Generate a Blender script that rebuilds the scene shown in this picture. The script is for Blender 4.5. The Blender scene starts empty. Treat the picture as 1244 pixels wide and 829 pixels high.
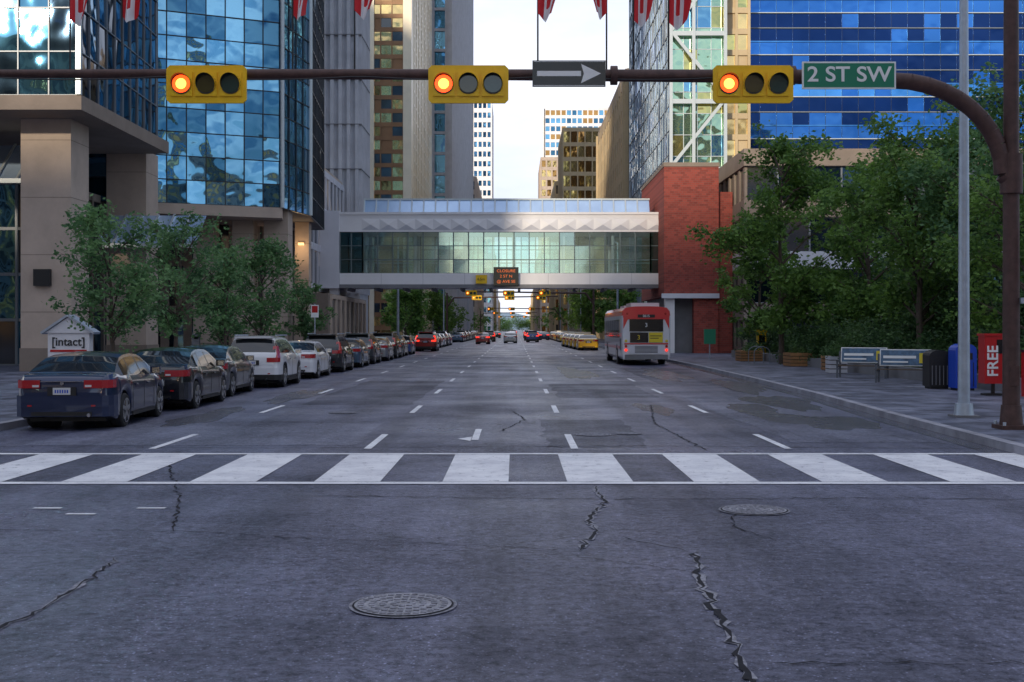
import bpy, math, random
import numpy as np
from mathutils import Vector, Matrix
R = random.Random(7)
scene = bpy.context.scene

# ------------------------------------------------------------------ materials
def newmat(name):
    m = bpy.data.materials.new(name); m.use_nodes = True
    nt = m.node_tree
    return m, nt, nt.nodes["Principled BSDF"]

def setp(b, col=None, rough=None, metal=None, spec=None, coat=None, em=None, ems=None):
    if col is not None: b.inputs["Base Color"].default_value = (*col, 1)
    if rough is not None: b.inputs["Roughness"].default_value = rough
    if metal is not None: b.inputs["Metallic"].default_value = metal
    if spec is not None: b.inputs["Specular IOR Level"].default_value = spec
    if coat is not None:
        b.inputs["Coat Weight"].default_value = coat
        b.inputs["Coat Roughness"].default_value = 0.04
    if em is not None:
        b.inputs["Emission Color"].default_value = (*em, 1)
        b.inputs["Emission Strength"].default_value = ems

def mat(name, col, rough=0.5, metal=0.0, var=0.0, scale=3.0, bump=0.0, bscale=None, coat=None, em=None, ems=0, spec=None, stretch=None, bdist=.02, detail=5):
    m, nt, b = newmat(name)
    setp(b, col, rough, metal, spec, coat, em, ems)
    if var > 0 or bump > 0:
        tc = nt.nodes.new("ShaderNodeTexCoord"); mp = nt.nodes.new("ShaderNodeMapping")
        nt.links.new(tc.outputs["Object"], mp.inputs["Vector"])
        if stretch: mp.inputs["Scale"].default_value = stretch
        if var > 0:
            n = nt.nodes.new("ShaderNodeTexNoise"); n.inputs["Scale"].default_value = scale
            n.inputs["Detail"].default_value = detail; n.inputs["Roughness"].default_value = .65
            nt.links.new(mp.outputs[0], n.inputs["Vector"])
            r = nt.nodes.new("ShaderNodeValToRGB")
            r.color_ramp.elements[0].position = .3; r.color_ramp.elements[1].position = .7
            r.color_ramp.elements[0].color = (*[max(0, c*(1-var)) for c in col], 1)
            r.color_ramp.elements[1].color = (*[min(1, c*(1+var)) for c in col], 1)
            nt.links.new(n.outputs["Fac"], r.inputs[0]); nt.links.new(r.outputs[0], b.inputs["Base Color"])
        if bump > 0:
            n2 = nt.nodes.new("ShaderNodeTexNoise"); n2.inputs["Scale"].default_value = bscale or scale*8
            n2.inputs["Detail"].default_value = min(detail,3)
            nt.links.new(mp.outputs[0], n2.inputs["Vector"])
            bp = nt.nodes.new("ShaderNodeBump"); bp.inputs["Strength"].default_value = bump; bp.inputs["Distance"].default_value = bdist
            nt.links.new(n2.outputs["Fac"], bp.inputs["Height"]); nt.links.new(bp.outputs[0], b.inputs["Normal"])
    return m

def rglass(name, col, rough=.04, wav=.4, metal=.9, scale=.38, bdist=.2):
    return mat(name, col, rough, metal, var=.25, scale=.12, bump=wav, bscale=scale, bdist=bdist, detail=2)

M = {}
M['concrete'] = mat('concrete', (.52,.52,.56), .85, var=.13, scale=.6, bump=.2, bscale=12)
M['conc_dark'] = mat('concrete_dark', (.2,.2,.215), .85, var=.2, scale=.6)
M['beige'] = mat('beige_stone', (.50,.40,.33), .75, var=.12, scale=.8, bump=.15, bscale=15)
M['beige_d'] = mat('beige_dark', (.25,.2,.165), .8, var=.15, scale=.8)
M['white'] = mat('white_panel', (.80,.78,.80), .45, var=.05, scale=.8)
M['offwhite'] = mat('offwhite_panel', (.62,.62,.68), .5, var=.06, scale=.6)
M['greysteel'] = mat('galvanised_steel', (.46,.52,.6), .42, metal=.5, var=.12, scale=5)
M['rust'] = mat('weathering_steel', (.085,.045,.04), .55, metal=.25, var=.3, scale=6, bump=.15, bscale=40)
M['black'] = mat('black_plastic', (.015,.015,.017), .5)
M['blackgloss'] = mat('black_gloss', (.012,.012,.014), .18)
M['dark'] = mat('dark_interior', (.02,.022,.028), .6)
M['frame_d'] = mat('dark_mullion', (.03,.032,.04), .4, metal=.4)
M['frame_w'] = mat('pale_mullion', (.5,.55,.58), .4, metal=.3)
M['frame_g'] = mat('grey_mullion', (.22,.24,.27), .45, metal=.4)
M['frame_b'] = mat('bridge_mullion', (.13,.17,.18), .45, metal=.3)
M['yellow'] = mat('signal_yellow', (.90,.54,.004), .4, var=.06, scale=6)
M['green'] = mat('sign_green', (.01,.21,.12), .4)
M['signwhite'] = mat('sign_white', (.85,.85,.85), .4)
M['red'] = mat('flag_red', (.66,.02,.03), .7)
M['flagwhite'] = mat('flag_white', (.8,.8,.83), .8)
M['rubber'] = mat('tyre_rubber', (.018,.018,.02), .75)
M['rim'] = mat('alloy_rim', (.45,.46,.48), .3, metal=.9)
M['glass_car'] = mat('car_glass', (.012,.015,.018), .04, spec=.9)
M['chrome'] = mat('chrome', (.6,.6,.62), .15, metal=1)
M['tail'] = mat('tail_light', (.34,.008,.012), .15, coat=1, em=(1,.03,.02), ems=.02)
M['tail_on'] = mat('tail_light_lit', (.5,.01,.01), .2, em=(1,.04,.02), ems=1.6)
M['headl'] = mat('headlight', (.7,.72,.75), .1, spec=.9)
M['plate'] = mat('licence_plate', (.65,.65,.66), .5)
M['blue_g'] = rglass('blue_glass', (.04,.17,.50), .05, .3)
M['blue_g2'] = rglass('blue_glass_light', (.10,.34,.74), .05, .3)
M['blue_dk'] = rglass('blue_glass_dark', (.010,.035,.13), .07, .2)
M['teal_g'] = rglass('teal_glass', (.18,.42,.62), .03, .5)
M['teal_g2'] = rglass('teal_glass_deep', (.06,.18,.30), .03, .5)
M['teal_dk'] = rglass('teal_glass_dark', (.025,.05,.085), .05, .4)
M['green_g'] = rglass('green_glass', (.38,.58,.42), .04, .5)
M['green_g2'] = rglass('green_glass_yellow', (.6,.56,.22), .06, .5)
M['gold_g'] = rglass('gold_glass', (.52,.27,.09), .08, .4)
M['gold_g2'] = rglass('gold_glass_light', (.9,.6,.26), .1, .4)
M['bronze'] = mat('bronze_panel', (.26,.14,.07), .5, metal=.3, var=.2, scale=.3)
M['goldstone'] = mat('gold_stone', (.52,.40,.24), .6, var=.1, scale=.5)
M['cream'] = mat('cream_panel', (.80,.70,.54), .3, metal=.2, var=.10, scale=.3)
M['sky_g'] = mat('skylight_glass', (.5,.66,.92), .15, metal=.5, var=.15, scale=.4)
M['win_d'] = mat('window_dark', (.03,.035,.045), .06, spec=.9)
M['planter'] = mat('wood_planter', (.30,.15,.06), .7, var=.25, scale=5)
M['benchwood'] = mat('bench_slats', (.10,.07,.05), .6, var=.25, scale=5)
M['benchsteel'] = mat('bench_steel', (.12,.13,.15), .5, metal=.3)
M['bluebox'] = mat('blue_paint', (.015,.07,.5), .35)
M['redbox'] = mat('red_paint', (.5,.012,.015), .35)
M['bark'] = mat('bark', (.10,.075,.06), .9, var=.3, scale=8, bump=.4, bscale=30)
M['tar'] = mat('tar', (.016,.016,.022), .75, var=.3, scale=10, spec=.2)
M['crackedge'] = mat('crack_edge', (.24,.24,.28), .9, var=.6, scale=22)
M['iron'] = mat('cast_iron', (.30,.30,.34), .5, metal=.3, var=.5, scale=9, bump=.4, bscale=60)
M['ledamber'] = mat('led_amber', (.3,.06,.02), .5, em=(1,.2,.04), ems=.75)
M['red_on'] = mat('signal_red_lit', (.8,.05,.02), .3, em=(1,.07,.008), ems=2.8)
M['red_core'] = mat('signal_red_core', (.9,.3,.05), .3, em=(1,.36,.05), ems=5)
M['lens_a'] = mat('lens_amber_off', (.05,.045,.012), .12, spec=.8)
M['lens_g'] = mat('lens_green_off', (.012,.05,.045), .12, spec=.8)
M['lampwarm'] = mat('warm_lamp', (.9,.6,.3), .4, em=(1,.6,.25), ems=1.5)
M['buswhite'] = mat('bus_white', (.66,.67,.72), .3, coat=.5)
M['busred'] = mat('bus_red', (.62,.03,.035), .3, coat=.5)
M['adyellow'] = mat('ad_yellow', (.7,.55,.03), .5)
M['soil'] = mat('soil', (.06,.045,.03), .95, var=.3, scale=4)
M['ad_'] = mat('advert_panel', (.09,.17,.28), .4, var=.6, scale=2.5)

def thinglass(name,tint,fac):
    m,nt,b=newmat(name); N=nt.nodes;L=nt.links
    setp(b,(.62,.80,.77),.06,.9)
    t=N.new("ShaderNodeBsdfTransparent"); t.inputs[0].default_value=(*tint,1)
    mx=N.new("ShaderNodeMixShader"); mx.inputs[0].default_value=fac
    L.new(t.outputs[0],mx.inputs[1]);L.new(b.outputs[0],mx.inputs[2]);L.new(mx.outputs[0],N["Material Output"].inputs["Surface"])
    return m
M['brg_g']=thinglass('bridge_glass',(.80,.97,.95),.42)
M['brg_g1']=thinglass('bridge_glass_tinted',(.6,.85,.82),.5)
M['brg_g2']=thinglass('bridge_glass_dark',(.1,.25,.28),.16)

def brick():
    m, nt, b = newmat('red_brick'); setp(b, rough=.85)
    tc = nt.nodes.new("ShaderNodeTexCoord"); mp = nt.nodes.new("ShaderNodeMapping")
    mp.inputs["Rotation"].default_value = (math.radians(90), 0, 0)
    t = nt.nodes.new("ShaderNodeTexBrick"); t.inputs["Scale"].default_value = 1.6
    t.inputs["Color1"].default_value = (.36,.07,.05,1); t.inputs["Color2"].default_value = (.22,.042,.032,1)
    t.inputs["Mortar"].default_value = (.2,.12,.1,1); t.inputs["Mortar Size"].default_value = .012
    nt.links.new(tc.outputs["Object"], mp.inputs[0]); nt.links.new(mp.outputs[0], t.inputs["Vector"])
    nt.links.new(t.outputs["Color"], b.inputs["Base Color"])
    return m
M['brick'] = brick()

def leafmat(name, c1, c2):
    m, nt, b = newmat(name)
    tc = nt.nodes.new("ShaderNodeNewGeometry")
    n = nt.nodes.new("ShaderNodeTexNoise"); n.inputs["Scale"].default_value = 1.1; n.inputs["Detail"].default_value = 5; n.inputs["Roughness"].default_value=.75
    nt.links.new(tc.outputs["Position"], n.inputs["Vector"])
    r = nt.nodes.new("ShaderNodeValToRGB"); r.color_ramp.elements[0].position=.38; r.color_ramp.elements[1].position=.6
    r.color_ramp.elements[0].color=(*c1,1); r.color_ramp.elements[1].color=(*c2,1)
    nt.links.new(n.outputs["Fac"], r.inputs[0]); nt.links.new(r.outputs[0], b.inputs["Base Color"])
    setp(b, rough=.5, spec=.35)
    tr = nt.nodes.new("ShaderNodeBsdfTranslucent"); nt.links.new(r.outputs[0], tr.inputs["Color"])
    mx = nt.nodes.new("ShaderNodeMixShader"); mx.inputs[0].default_value = .4
    nt.links.new(b.outputs[0], mx.inputs[1]); nt.links.new(tr.outputs[0], mx.inputs[2])
    nt.links.new(mx.outputs[0], nt.nodes["Material Output"].inputs["Surface"])
    return m
M['leaf'] = leafmat('leaves', (.055,.13,.035), (.20,.35,.07))
M['leaf2'] = leafmat('leaves_cool', (.06,.15,.065), (.19,.34,.13))
M['hedge'] = leafmat('shrub_leaves', (.03,.075,.03), (.10,.19,.06))

def carpaint(name, col, metal=.3):
    return mat('paint_'+name, col, .32, metal, coat=1.0)
PAINT = {k: carpaint(k, c, mt) for k, c, mt in [
    ('navy',(.010,.022,.075),.4),('black',(.01,.011,.016),.3),('graphite',(.08,.09,.1),.7),('white',(.74,.74,.77),0),
    ('silver',(.35,.37,.4),.8),('bluegrey',(.1,.16,.24),.6),('redd',(.3,.015,.015),.3),('taxi',(.8,.45,.01),0),('blue',(.02,.05,.2),.4)]}

def asphalt(name, base, rough=.42, spec=1.0):
    m, nt, b = newmat(name); N = nt.nodes; L = nt.links
    geo = N.new("ShaderNodeNewGeometry")
    def noise(sc, det=5, stretch=None, ro=.6):
        n = N.new("ShaderNodeTexNoise"); n.inputs["Scale"].default_value = sc; n.inputs["Detail"].default_value = det
        n.inputs["Roughness"].default_value = ro
        if stretch:
            mp = N.new("ShaderNodeMapping"); mp.inputs["Scale"].default_value = stretch
            L.new(geo.outputs["Position"], mp.inputs[0]); L.new(mp.outputs[0], n.inputs["Vector"])
        else: L.new(geo.outputs["Position"], n.inputs["Vector"])
        return n
    def ramp(src, p0, p1, c0, c1):
        r = N.new("ShaderNodeValToRGB"); r.color_ramp.elements[0].position=p0; r.color_ramp.elements[1].position=p1
        r.color_ramp.elements[0].color=(*c0,1); r.color_ramp.elements[1].color=(*c1,1); L.new(src, r.inputs[0]); return r
    def mul(a, c, f=1.0):
        x = N.new("ShaderNodeMix"); x.data_type='RGBA'; x.blend_type='MULTIPLY'; x.inputs[0].default_value=f
        L.new(a, x.inputs[6]); L.new(c, x.inputs[7]); return x.outputs[2]
    g3=lambda v:(v,v,v)
    n1 = noise(.3, 7, ro=.6); macro = ramp(n1.outputs["Fac"], .36,.64, g3(.68), g3(1.35)).outputs[0]
    n2 = noise(1.0, 5, (1.1,.05,1)); streak = ramp(n2.outputs["Fac"], .38,.62,g3(.65),g3(1.3)).outputs[0]
    n3 = noise(11, 8, ro=.9); fine = ramp(n3.outputs["Fac"], .40,.62,g3(.3),g3(1.9)).outputs[0]
    n5 = noise(2.6, 5, ro=.8); mid = ramp(n5.outputs["Fac"], .40,.6,g3(.85),g3(1.12)).outputs[0]
    t = mul(mul(mul(macro, streak, .8), fine, .9), mid, .9)
    v = N.new("ShaderNodeTexVoronoi"); v.inputs["Scale"].default_value=24; L.new(geo.outputs["Position"], v.inputs["Vector"])
    t = mul(t, ramp(v.outputs["Distance"], .12,.2,g3(4.2),g3(1)).outputs[0], .7)
    n4 = noise(.8, 6, (1,.55,1), .7); t = mul(t, ramp(n4.outputs["Fac"], .36,.45,g3(.6),g3(1)).outputs[0], .5)
    add = N.new("ShaderNodeVectorMath"); add.operation='ADD'
    nn = noise(1.3, 6); sc = N.new("ShaderNodeVectorMath"); sc.operation='SCALE'; sc.inputs[3].default_value=1.1
    L.new(nn.outputs["Color"], sc.inputs[0]); L.new(geo.outputs["Position"], add.inputs[0]); L.new(sc.outputs[0], add.inputs[1])
    ve = N.new("ShaderNodeTexVoronoi"); ve.feature='DISTANCE_TO_EDGE'; ve.inputs["Scale"].default_value=.28
    L.new(add.outputs[0], ve.inputs["Vector"])
    cr = ramp(ve.outputs["Distance"], .002,.006,g3(.35),g3(1))
    nm = noise(.16, 2); mk = ramp(nm.outputs["Fac"], .5,.58,g3(0),g3(1))
    x = N.new("ShaderNodeMix"); x.data_type='RGBA'; x.blend_type='MULTIPLY'; L.new(mk.outputs[0], x.inputs[0]); L.new(t, x.inputs[6]); L.new(cr.outputs[0], x.inputs[7])
    tex = x.outputs[2]
    bc = N.new("ShaderNodeRGB"); bc.outputs[0].default_value=(*base,1)
    L.new(mul(bc.outputs[0], tex, .95), b.inputs["Base Color"])
    bw = N.new("ShaderNodeRGBToBW"); L.new(tex, bw.inputs[0])
    ms = N.new("ShaderNodeMath"); ms.operation='MULTIPLY'; ms.inputs[1].default_value=.62*spec; ms.use_clamp=True; L.new(bw.outputs[0], ms.inputs[0])
    L.new(ms.outputs[0], b.inputs["Specular IOR Level"])
    rr = N.new("ShaderNodeMapRange"); rr.inputs[1].default_value=.3; rr.inputs[2].default_value=.7; rr.inputs[3].default_value=rough+.16; rr.inputs[4].default_value=rough-.14
    L.new(n1.outputs["Fac"], rr.inputs[0]); L.new(rr.outputs[0], b.inputs["Roughness"])
    bp = N.new("ShaderNodeBump"); bp.inputs["Strength"].default_value=.6; bp.inputs["Distance"].default_value=.04
    L.new(n3.outputs["Fac"], bp.inputs["Height"]); L.new(bp.outputs[0], b.inputs["Normal"])
    return m
M['asphalt'] = asphalt('asphalt', (.088,.092,.150), .38)
M['patch'] = asphalt('asphalt_patch', (.055,.058,.095), .46, .7)
M['patch2'] = asphalt('asphalt_patch_light', (.115,.12,.18), .42, 1.1)
M['wet'] = asphalt('wet_asphalt', (.04,.042,.07), .2, 1.6)

def paintmat():
    m, nt, b = newmat('road_paint'); N=nt.nodes; L=nt.links
    geo = N.new("ShaderNodeNewGeometry")
    def nz(s,d,r):
        n = N.new("ShaderNodeTexNoise"); n.inputs["Scale"].default_value=s; n.inputs["Detail"].default_value=d; n.inputs["Roughness"].default_value=r
        L.new(geo.outputs["Position"], n.inputs["Vector"]); return n
    n=nz(5,10,.88)
    r = N.new("ShaderNodeValToRGB"); r.color_ramp.elements[0].position=.37; r.color_ramp.elements[1].position=.45
    r.color_ramp.elements[0].color=(.16,.16,.21,1); r.color_ramp.elements[1].color=(.86,.86,.89,1)
    L.new(n.outputs["Fac"], r.inputs[0])
    n2=nz(1.4,5,.7); r2=N.new("ShaderNodeValToRGB"); r2.color_ramp.elements[0].position=.35; r2.color_ramp.elements[1].position=.6
    r2.color_ramp.elements[0].color=(.74,.74,.77,1); r2.color_ramp.elements[1].color=(1,1,1,1); L.new(n2.outputs["Fac"], r2.inputs[0])
    x=N.new("ShaderNodeMix"); x.data_type='RGBA'; x.blend_type='MULTIPLY'; x.inputs[0].default_value=1; L.new(r.outputs[0],x.inputs[6]); L.new(r2.outputs[0],x.inputs[7])
    L.new(x.outputs[2], b.inputs["Base Color"]); setp(b, rough=.6)
    return m
M['paint'] = paintmat()

def paving():
    m, nt, b = newmat('sidewalk_paving'); N=nt.nodes; L=nt.links
    geo = N.new("ShaderNodeNewGeometry")
    t = N.new("ShaderNodeTexBrick"); t.offset=0; t.inputs["Scale"].default_value=1.0
    t.inputs["Brick Width"].default_value=1.5; t.inputs["Row Height"].default_value=1.5; t.inputs["Mortar Size"].default_value=.014
    t.inputs["Color1"].default_value=(.17,.18,.24,1); t.inputs["Color2"].default_value=(.12,.13,.18,1); t.inputs["Mortar"].default_value=(.045,.045,.055,1)
    L.new(geo.outputs["Position"], t.inputs["Vector"])
    n = N.new("ShaderNodeTexNoise"); n.inputs["Scale"].default_value=1.1; n.inputs["Detail"].default_value=9; n.inputs["Roughness"].default_value=.7
    L.new(geo.outputs["Position"], n.inputs["Vector"])
    r = N.new("ShaderNodeValToRGB"); r.color_ramp.elements[0].position=.4; r.color_ramp.elements[1].position=.6
    r.color_ramp.elements[0].color=(.4,.4,.43,1); r.color_ramp.elements[1].color=(1.3,1.3,1.3,1); L.new(n.outputs["Fac"], r.inputs[0])
    x = N.new("ShaderNodeMix"); x.data_type='RGBA'; x.blend_type='MULTIPLY'; x.inputs[0].default_value=1
    L.new(t.outputs["Color"], x.inputs[6]); L.new(r.outputs[0], x.inputs[7]); L.new(x.outputs[2], b.inputs["Base Color"]); setp(b, rough=.55,spec=.35)
    return m
M['paving'] = paving()
M['kerb'] = mat('kerb_concrete', (.30,.30,.35), .8, var=.35, scale=1.5, bump=.3, bscale=20)
M['ground'] = mat('ground', (.1,.1,.1), .9, var=.2, scale=.05)
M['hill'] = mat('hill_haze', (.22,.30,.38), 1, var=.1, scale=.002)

# ------------------------------------------------------------------ mesh builder
class MB:
    def __init__(s): s.v=[]; s.f=[]; s.m=[]; s.mats=[]
    def mi(s, k):
        k = M[k] if isinstance(k, str) else k
        if k not in s.mats: s.mats.append(k)
        return s.mats.index(k)
    def poly(s, pts, k):
        b=len(s.v); s.v.extend([tuple(p) for p in pts]); s.f.append(tuple(range(b,b+len(pts)))); s.m.append(s.mi(k))
    def faces(s, verts, faces, k):
        b=len(s.v); s.v.extend([tuple(p) for p in verts]); i=s.mi(k)
        for f in faces: s.f.append(tuple(b+q for q in f)); s.m.append(i)
    def obox(s, o, a, b, c, k):
        o=Vector(o);a=Vector(a);b=Vector(b);c=Vector(c)
        vs=[o,o+a,o+a+b,o+b,o+c,o+a+c,o+a+b+c,o+b+c]
        if a.cross(b).dot(c) < 0: fs=[(0,1,2,3),(7,6,5,4),(4,5,1,0),(5,6,2,1),(6,7,3,2),(7,4,0,3)]
        else: fs=[(3,2,1,0),(4,5,6,7),(0,1,5,4),(1,2,6,5),(2,3,7,6),(3,0,4,7)]
        s.faces(vs,fs,k)
    def box(s,x0,x1,y0,y1,z0,z1,k): s.obox((x0,y0,z0),(x1-x0,0,0),(0,y1-y0,0),(0,0,z1-z0),k)
    def cyl(s,p0,p1,r0,r1,n,k,caps=True):
        p0=Vector(p0);p1=Vector(p1);d=(p1-p0).normalized()
        a=d.orthogonal().normalized(); b=d.cross(a)
        vs=[]
        for i in range(n):
            t=2*math.pi*i/n; e=a*math.cos(t)+b*math.sin(t)
            vs.append(p0+e*r0); vs.append(p1+e*r1)
        fs=[(2*i,(2*i+2)%(2*n),(2*i+3)%(2*n),2*i+1) for i in range(n)]
        if caps:
            fs.append(tuple(2*i for i in reversed(range(n)))); fs.append(tuple(2*i+1 for i in range(n)))
        s.faces(vs,fs,k)
    def tube(s,pts,rs,n,k):
        for i in range(len(pts)-1): s.cyl(pts[i],pts[i+1],rs[i],rs[i+1],n,k)
    def build(s,name,parent=None,smooth=None,recentre=True,loc=None):
        me=bpy.data.meshes.new(name)
        v=np.array(s.v,dtype=float)
        o=np.zeros(3)
        if recentre:
            o=np.array([(v[:,0].min()+v[:,0].max())/2,(v[:,1].min()+v[:,1].max())/2,v[:,2].min()]); v=v-o
        me.from_pydata(v.tolist(),[],s.f)
        for m in s.mats: me.materials.append(m)
        me.polygons.foreach_set("material_index",s.m)
        if smooth is not None:
            me.polygons.foreach_set("use_smooth",[True]*len(s.f)); me.set_sharp_from_angle(angle=math.radians(smooth))
        me.update()
        ob=bpy.data.objects.new(name,me); scene.collection.objects.link(ob)
        ob.location=tuple(o) if loc is None else loc
        if parent is not None: setparent(ob,parent)
        return ob
def setparent(ob,parent):
    ob.parent=parent; ob.matrix_parent_inverse=Matrix.Translation(-Vector(parent.location))
def empty(name,loc):
    e=bpy.data.objects.new(name,None); e.empty_display_size=.3; e.location=loc; scene.collection.objects.link(e); return e
def text(name,body,size,loc,mt,parent,rot=(90,0,0),sx=1.0,align='CENTER',off=0.0):
    c=bpy.data.curves.new(name,'FONT'); c.body=body; c.size=size; c.align_x=align; c.align_y='CENTER'; c.extrude=.004; c.offset=off
    c.materials.append(M[mt]); o=bpy.data.objects.new(name,c); scene.collection.objects.link(o)
    o.location=loc; o.rotation_euler=[math.radians(a) for a in rot]; o.scale=(sx,1,1)
    if parent is not None: setparent(o,parent)
    return o

def facade(mb,p0,p1,z0,z1,nx,ny,glass,frame,mw=.08,mh=.08,md=.08,sp=0.,spm=None,jit=.012,hframe=None):
    p0=Vector((*p0,0));p1=Vector((*p1,0));W=(p1-p0).length;u=(p1-p0)/W;n=Vector((u.y,-u.x,0))
    dx=W/nx;dz=(z1-z0)/ny;up=Vector((0,0,1))
    for j in range(ny):
        for i in range(nx):
            a=p0+u*(i*dx);b=p0+u*((i+1)*dx);za=z0+j*dz;zb=za+dz
            zs=za+dz*sp
            if sp>0: mb.poly([a+up*za,b+up*za,b+up*zs,a+up*zs],spm)
            t1=R.uniform(-jit,jit);t2=R.uniform(-jit,jit);t3=R.uniform(-jit,jit)*.5
            g=R.choice(glass)
            mb.poly([a+up*zs+n*(-t1-t2-.02),b+up*zs+n*(t1-t2-.02),b+up*zb+n*(t1+t2+t3-.02),a+up*zb+n*(-t1+t2-.02)],g)
    for i in range(nx+1):
        mb.obox(p0+u*(i*dx-mw/2)+up*z0-n*.1,u*mw,n*(md+.1),up*(z1-z0),frame)
    for j in range(ny+1):
        mb.obox(p0+u*.003+up*(z0+j*dz-mh/2)-n*.1,u*(W-.006),n*(md*.7+.1),up*mh,hframe or frame)

def tower(name,poly,z0,z1,bay,floor,glass,frame,roofm='conc_dark',build=True,mb=None,skip=(),**kw):
    own = mb is None
    if own: mb=MB()
    n=len(poly)
    for i in range(n):
        if i in skip: continue
        a=poly[i];b=poly[(i+1)%n];W=math.dist(a,b)
        facade(mb,a,b,z0,z1,max(1,round(W/bay)),max(1,round((z1-z0)/floor)),glass,frame,**kw)
    mb.poly([(x,y,z1-.01) for x,y in poly],roofm)
    mb.poly([(x,y,z0+.01) for x,y in reversed(poly)],roofm)
    if own: return mb.build(name)
def rect(x0,x1,y0,y1): return [(x0,y0),(x1,y0),(x1,y1),(x0,y1)]

# ------------------------------------------------------------------ ground
mb=MB(); mb.poly([(-4000,-3000,-.3),(4000,-3000,-.3),(4000,6000,-.3),(-4000,6000,-.3)],'ground'); mb.build('ground')
mb=MB(); mb.poly([(-250,-120,0),(250,-120,0),(250,2500,0),(-250,2500,0)],'asphalt'); mb.build('road',recentre=False)

def slab(name,pts,kerbn):
    mb=MB(); h=.13
    mb.poly([(x,y,h) for x,y in pts],'paving')
    n=len(pts)
    for i in range(n):
        a=pts[i];b=pts[(i+1)%n]
        mb.poly([(a[0],a[1],0),(b[0],b[1],0),(b[0],b[1],h),(a[0],a[1],h)],'kerb')
    for i in range(kerbn):
        a=Vector(pts[i]);b=Vector(pts[i+1]);d=(b-a).normalized();nn=Vector((-d.y,d.x))
        mb.poly([(a.x,a.y,h+.004),(b.x,b.y,h+.004),(b.x+nn.x*.2,b.y+nn.y*.2,h+.004),(a.x+nn.x*.2,a.y+nn.y*.2,h+.004)],'kerb')
    return mb.build(name,recentre=False)
slab('sidewalk',[(90,146),(8.9,146),(8.9,60),(8.65,45),(8.3,33),(7.85,25),(7.6,17.9),(7.9,15.6),(9,13.4),(12.5,11.6),(90,11.6)],10)
slab('sidewalk',[(-90,13),(-13,13),(-10.7,14.4),(-9.6,17),(-9.6,146),(-90,146)],4)
slab('sidewalk',[(90,560),(9,560),(9,166),(90,166)],3)
slab('sidewalk',[(-90,166),(-9.6,166),(-9.6,560),(-90,560)],2)
slab('sidewalk',[(90,-10),(13,-10),(10,-11),(9,-14),(9,-110),(90,-110)],5)
slab('sidewalk',[(-90,-110),(-9.6,-110),(-9.6,-14),(-11,-11),(-14,-10),(-90,-10)],5)

mb=MB()
pl=[(8.9,146),(8.9,60),(8.65,45),(8.3,33),(7.85,25),(7.6,17.9)]
for a,b in zip(pl,pl[1:]): mb.poly([(a[0]-.4,a[1],.004),(b[0]-.4,b[1],.004),(b[0],b[1],.004),(a[0],a[1],.004)],'wet')
mb.build('gutter',recentre=False)

mb=MB()
for k in range(-9,10):
    cx=-.49+1.57*k+R.uniform(-.03,.03)
    mb.poly([(cx-.41,14.82,.008),(cx+.41,14.82,.008),(cx+.41,18.02,.008),(cx-.41,18.02,.008)],'paint')
for y0,y1 in ((14.6,14.8),(18.04,18.22)):
    mb.poly([(-13,y0,.008),(13,y0,.008),(13,y1,.008),(-13,y1,.008)],'paint')
mb.build('crosswalk',recentre=False)
mb=MB()
for X in (-5.75,-2.34,.94,4.32):
    y=18.9
    while y<145:
        mb.poly([(X-.06,y,.008),(X+.06,y,.008),(X+.06,y+2.6,.008),(X-.06,y+2.6,.008)],'paint'); y+=8.1
    y=168
    while y<500:
        mb.poly([(X-.06,y,.008),(X+.06,y,.008),(X+.06,y+2.6,.008),(X-.06,y+2.6,.008)],'paint'); y+=8.1
mb.poly([(-.75,20.4,.008),(-.63,20.4,.008),(-.63,22.6,.008),(-.75,22.6,.008)],'paint')
mb.poly([(-1.0,20.6,.0085),(-.76,20.2,.0085),(-.76,21.0,.0085)],'paint')
for a,b in ((-4.6,12.2),(-4.0,12.6),(-5.1,12.6)): mb.poly([(a,b,.008),(a+.3,b,.008),(a+.3,b+.08,.008),(a,b+.08,.008)],'paint')
mb.build('lane_marking',recentre=False)

mb=MB()
def patch(x0,x1,y0,y1,k,z=.004):
    pts=[];n=14;j=.09
    for i in range(n): pts.append((x0+(x1-x0)*i/n,y0+R.uniform(-j,j),z))
    for i in range(n): pts.append((x1+R.uniform(-j,j),y0+(y1-y0)*i/n,z))
    for i in range(n): pts.append((x1-(x1-x0)*i/n,y1+R.uniform(-j,j),z))
    for i in range(n): pts.append((x0+R.uniform(-j,j),y1-(y1-y0)*i/n,z))
    mb.poly(pts,k)
def blob(cx,cy,rx,ry,k,z=.0048):
    n=44; ph=[R.uniform(0,6.28) for _ in range(4)]
    pts=[]
    for i in range(n):
        t=2*math.pi*i/n; r=1+.18*math.sin(2*t+ph[0])+.14*math.sin(3*t+ph[1])+.1*math.sin(5*t+ph[2])+.07*math.sin(9*t+ph[3])+R.uniform(-.04,.04)
        pts.append((cx+rx*r*math.cos(t),cy+ry*r*math.sin(t),z))
    mb.poly(pts,k)
patch(.5,2.2,19.2,25.0,'patch'); patch(-8,-2.6,19.5,24,'patch2'); patch(4.6,7.0,20,34,'patch2')
patch(5,8,40,58,'patch'); patch(-5.4,-2.6,30,44,'patch'); patch(-2.1,.6,47,60,'patch2'); patch(1.2,4,33,41,'patch')
patch(-9,-5.3,9.2,12.2,'patch'); 
mb.build('asphalt_patch',recentre=False)
mb=MB()
blob(6.3,24.5,.9,2.2,'wet'); blob(6.9,31,.7,3.5,'wet',.0052); blob(5.6,28,.5,2.6,'wet',.0056); blob(7.4,40,.6,5,'wet',.006); blob(-6.7,26,.5,2.5,'wet'); blob(-6.2,34,.45,4,'wet'); blob(3.3,28.4,.35,2.0,'wet'); blob(2.6,52,.6,8,'wet',.005); blob(6.2,50,.7,7,'wet',.005)
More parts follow.
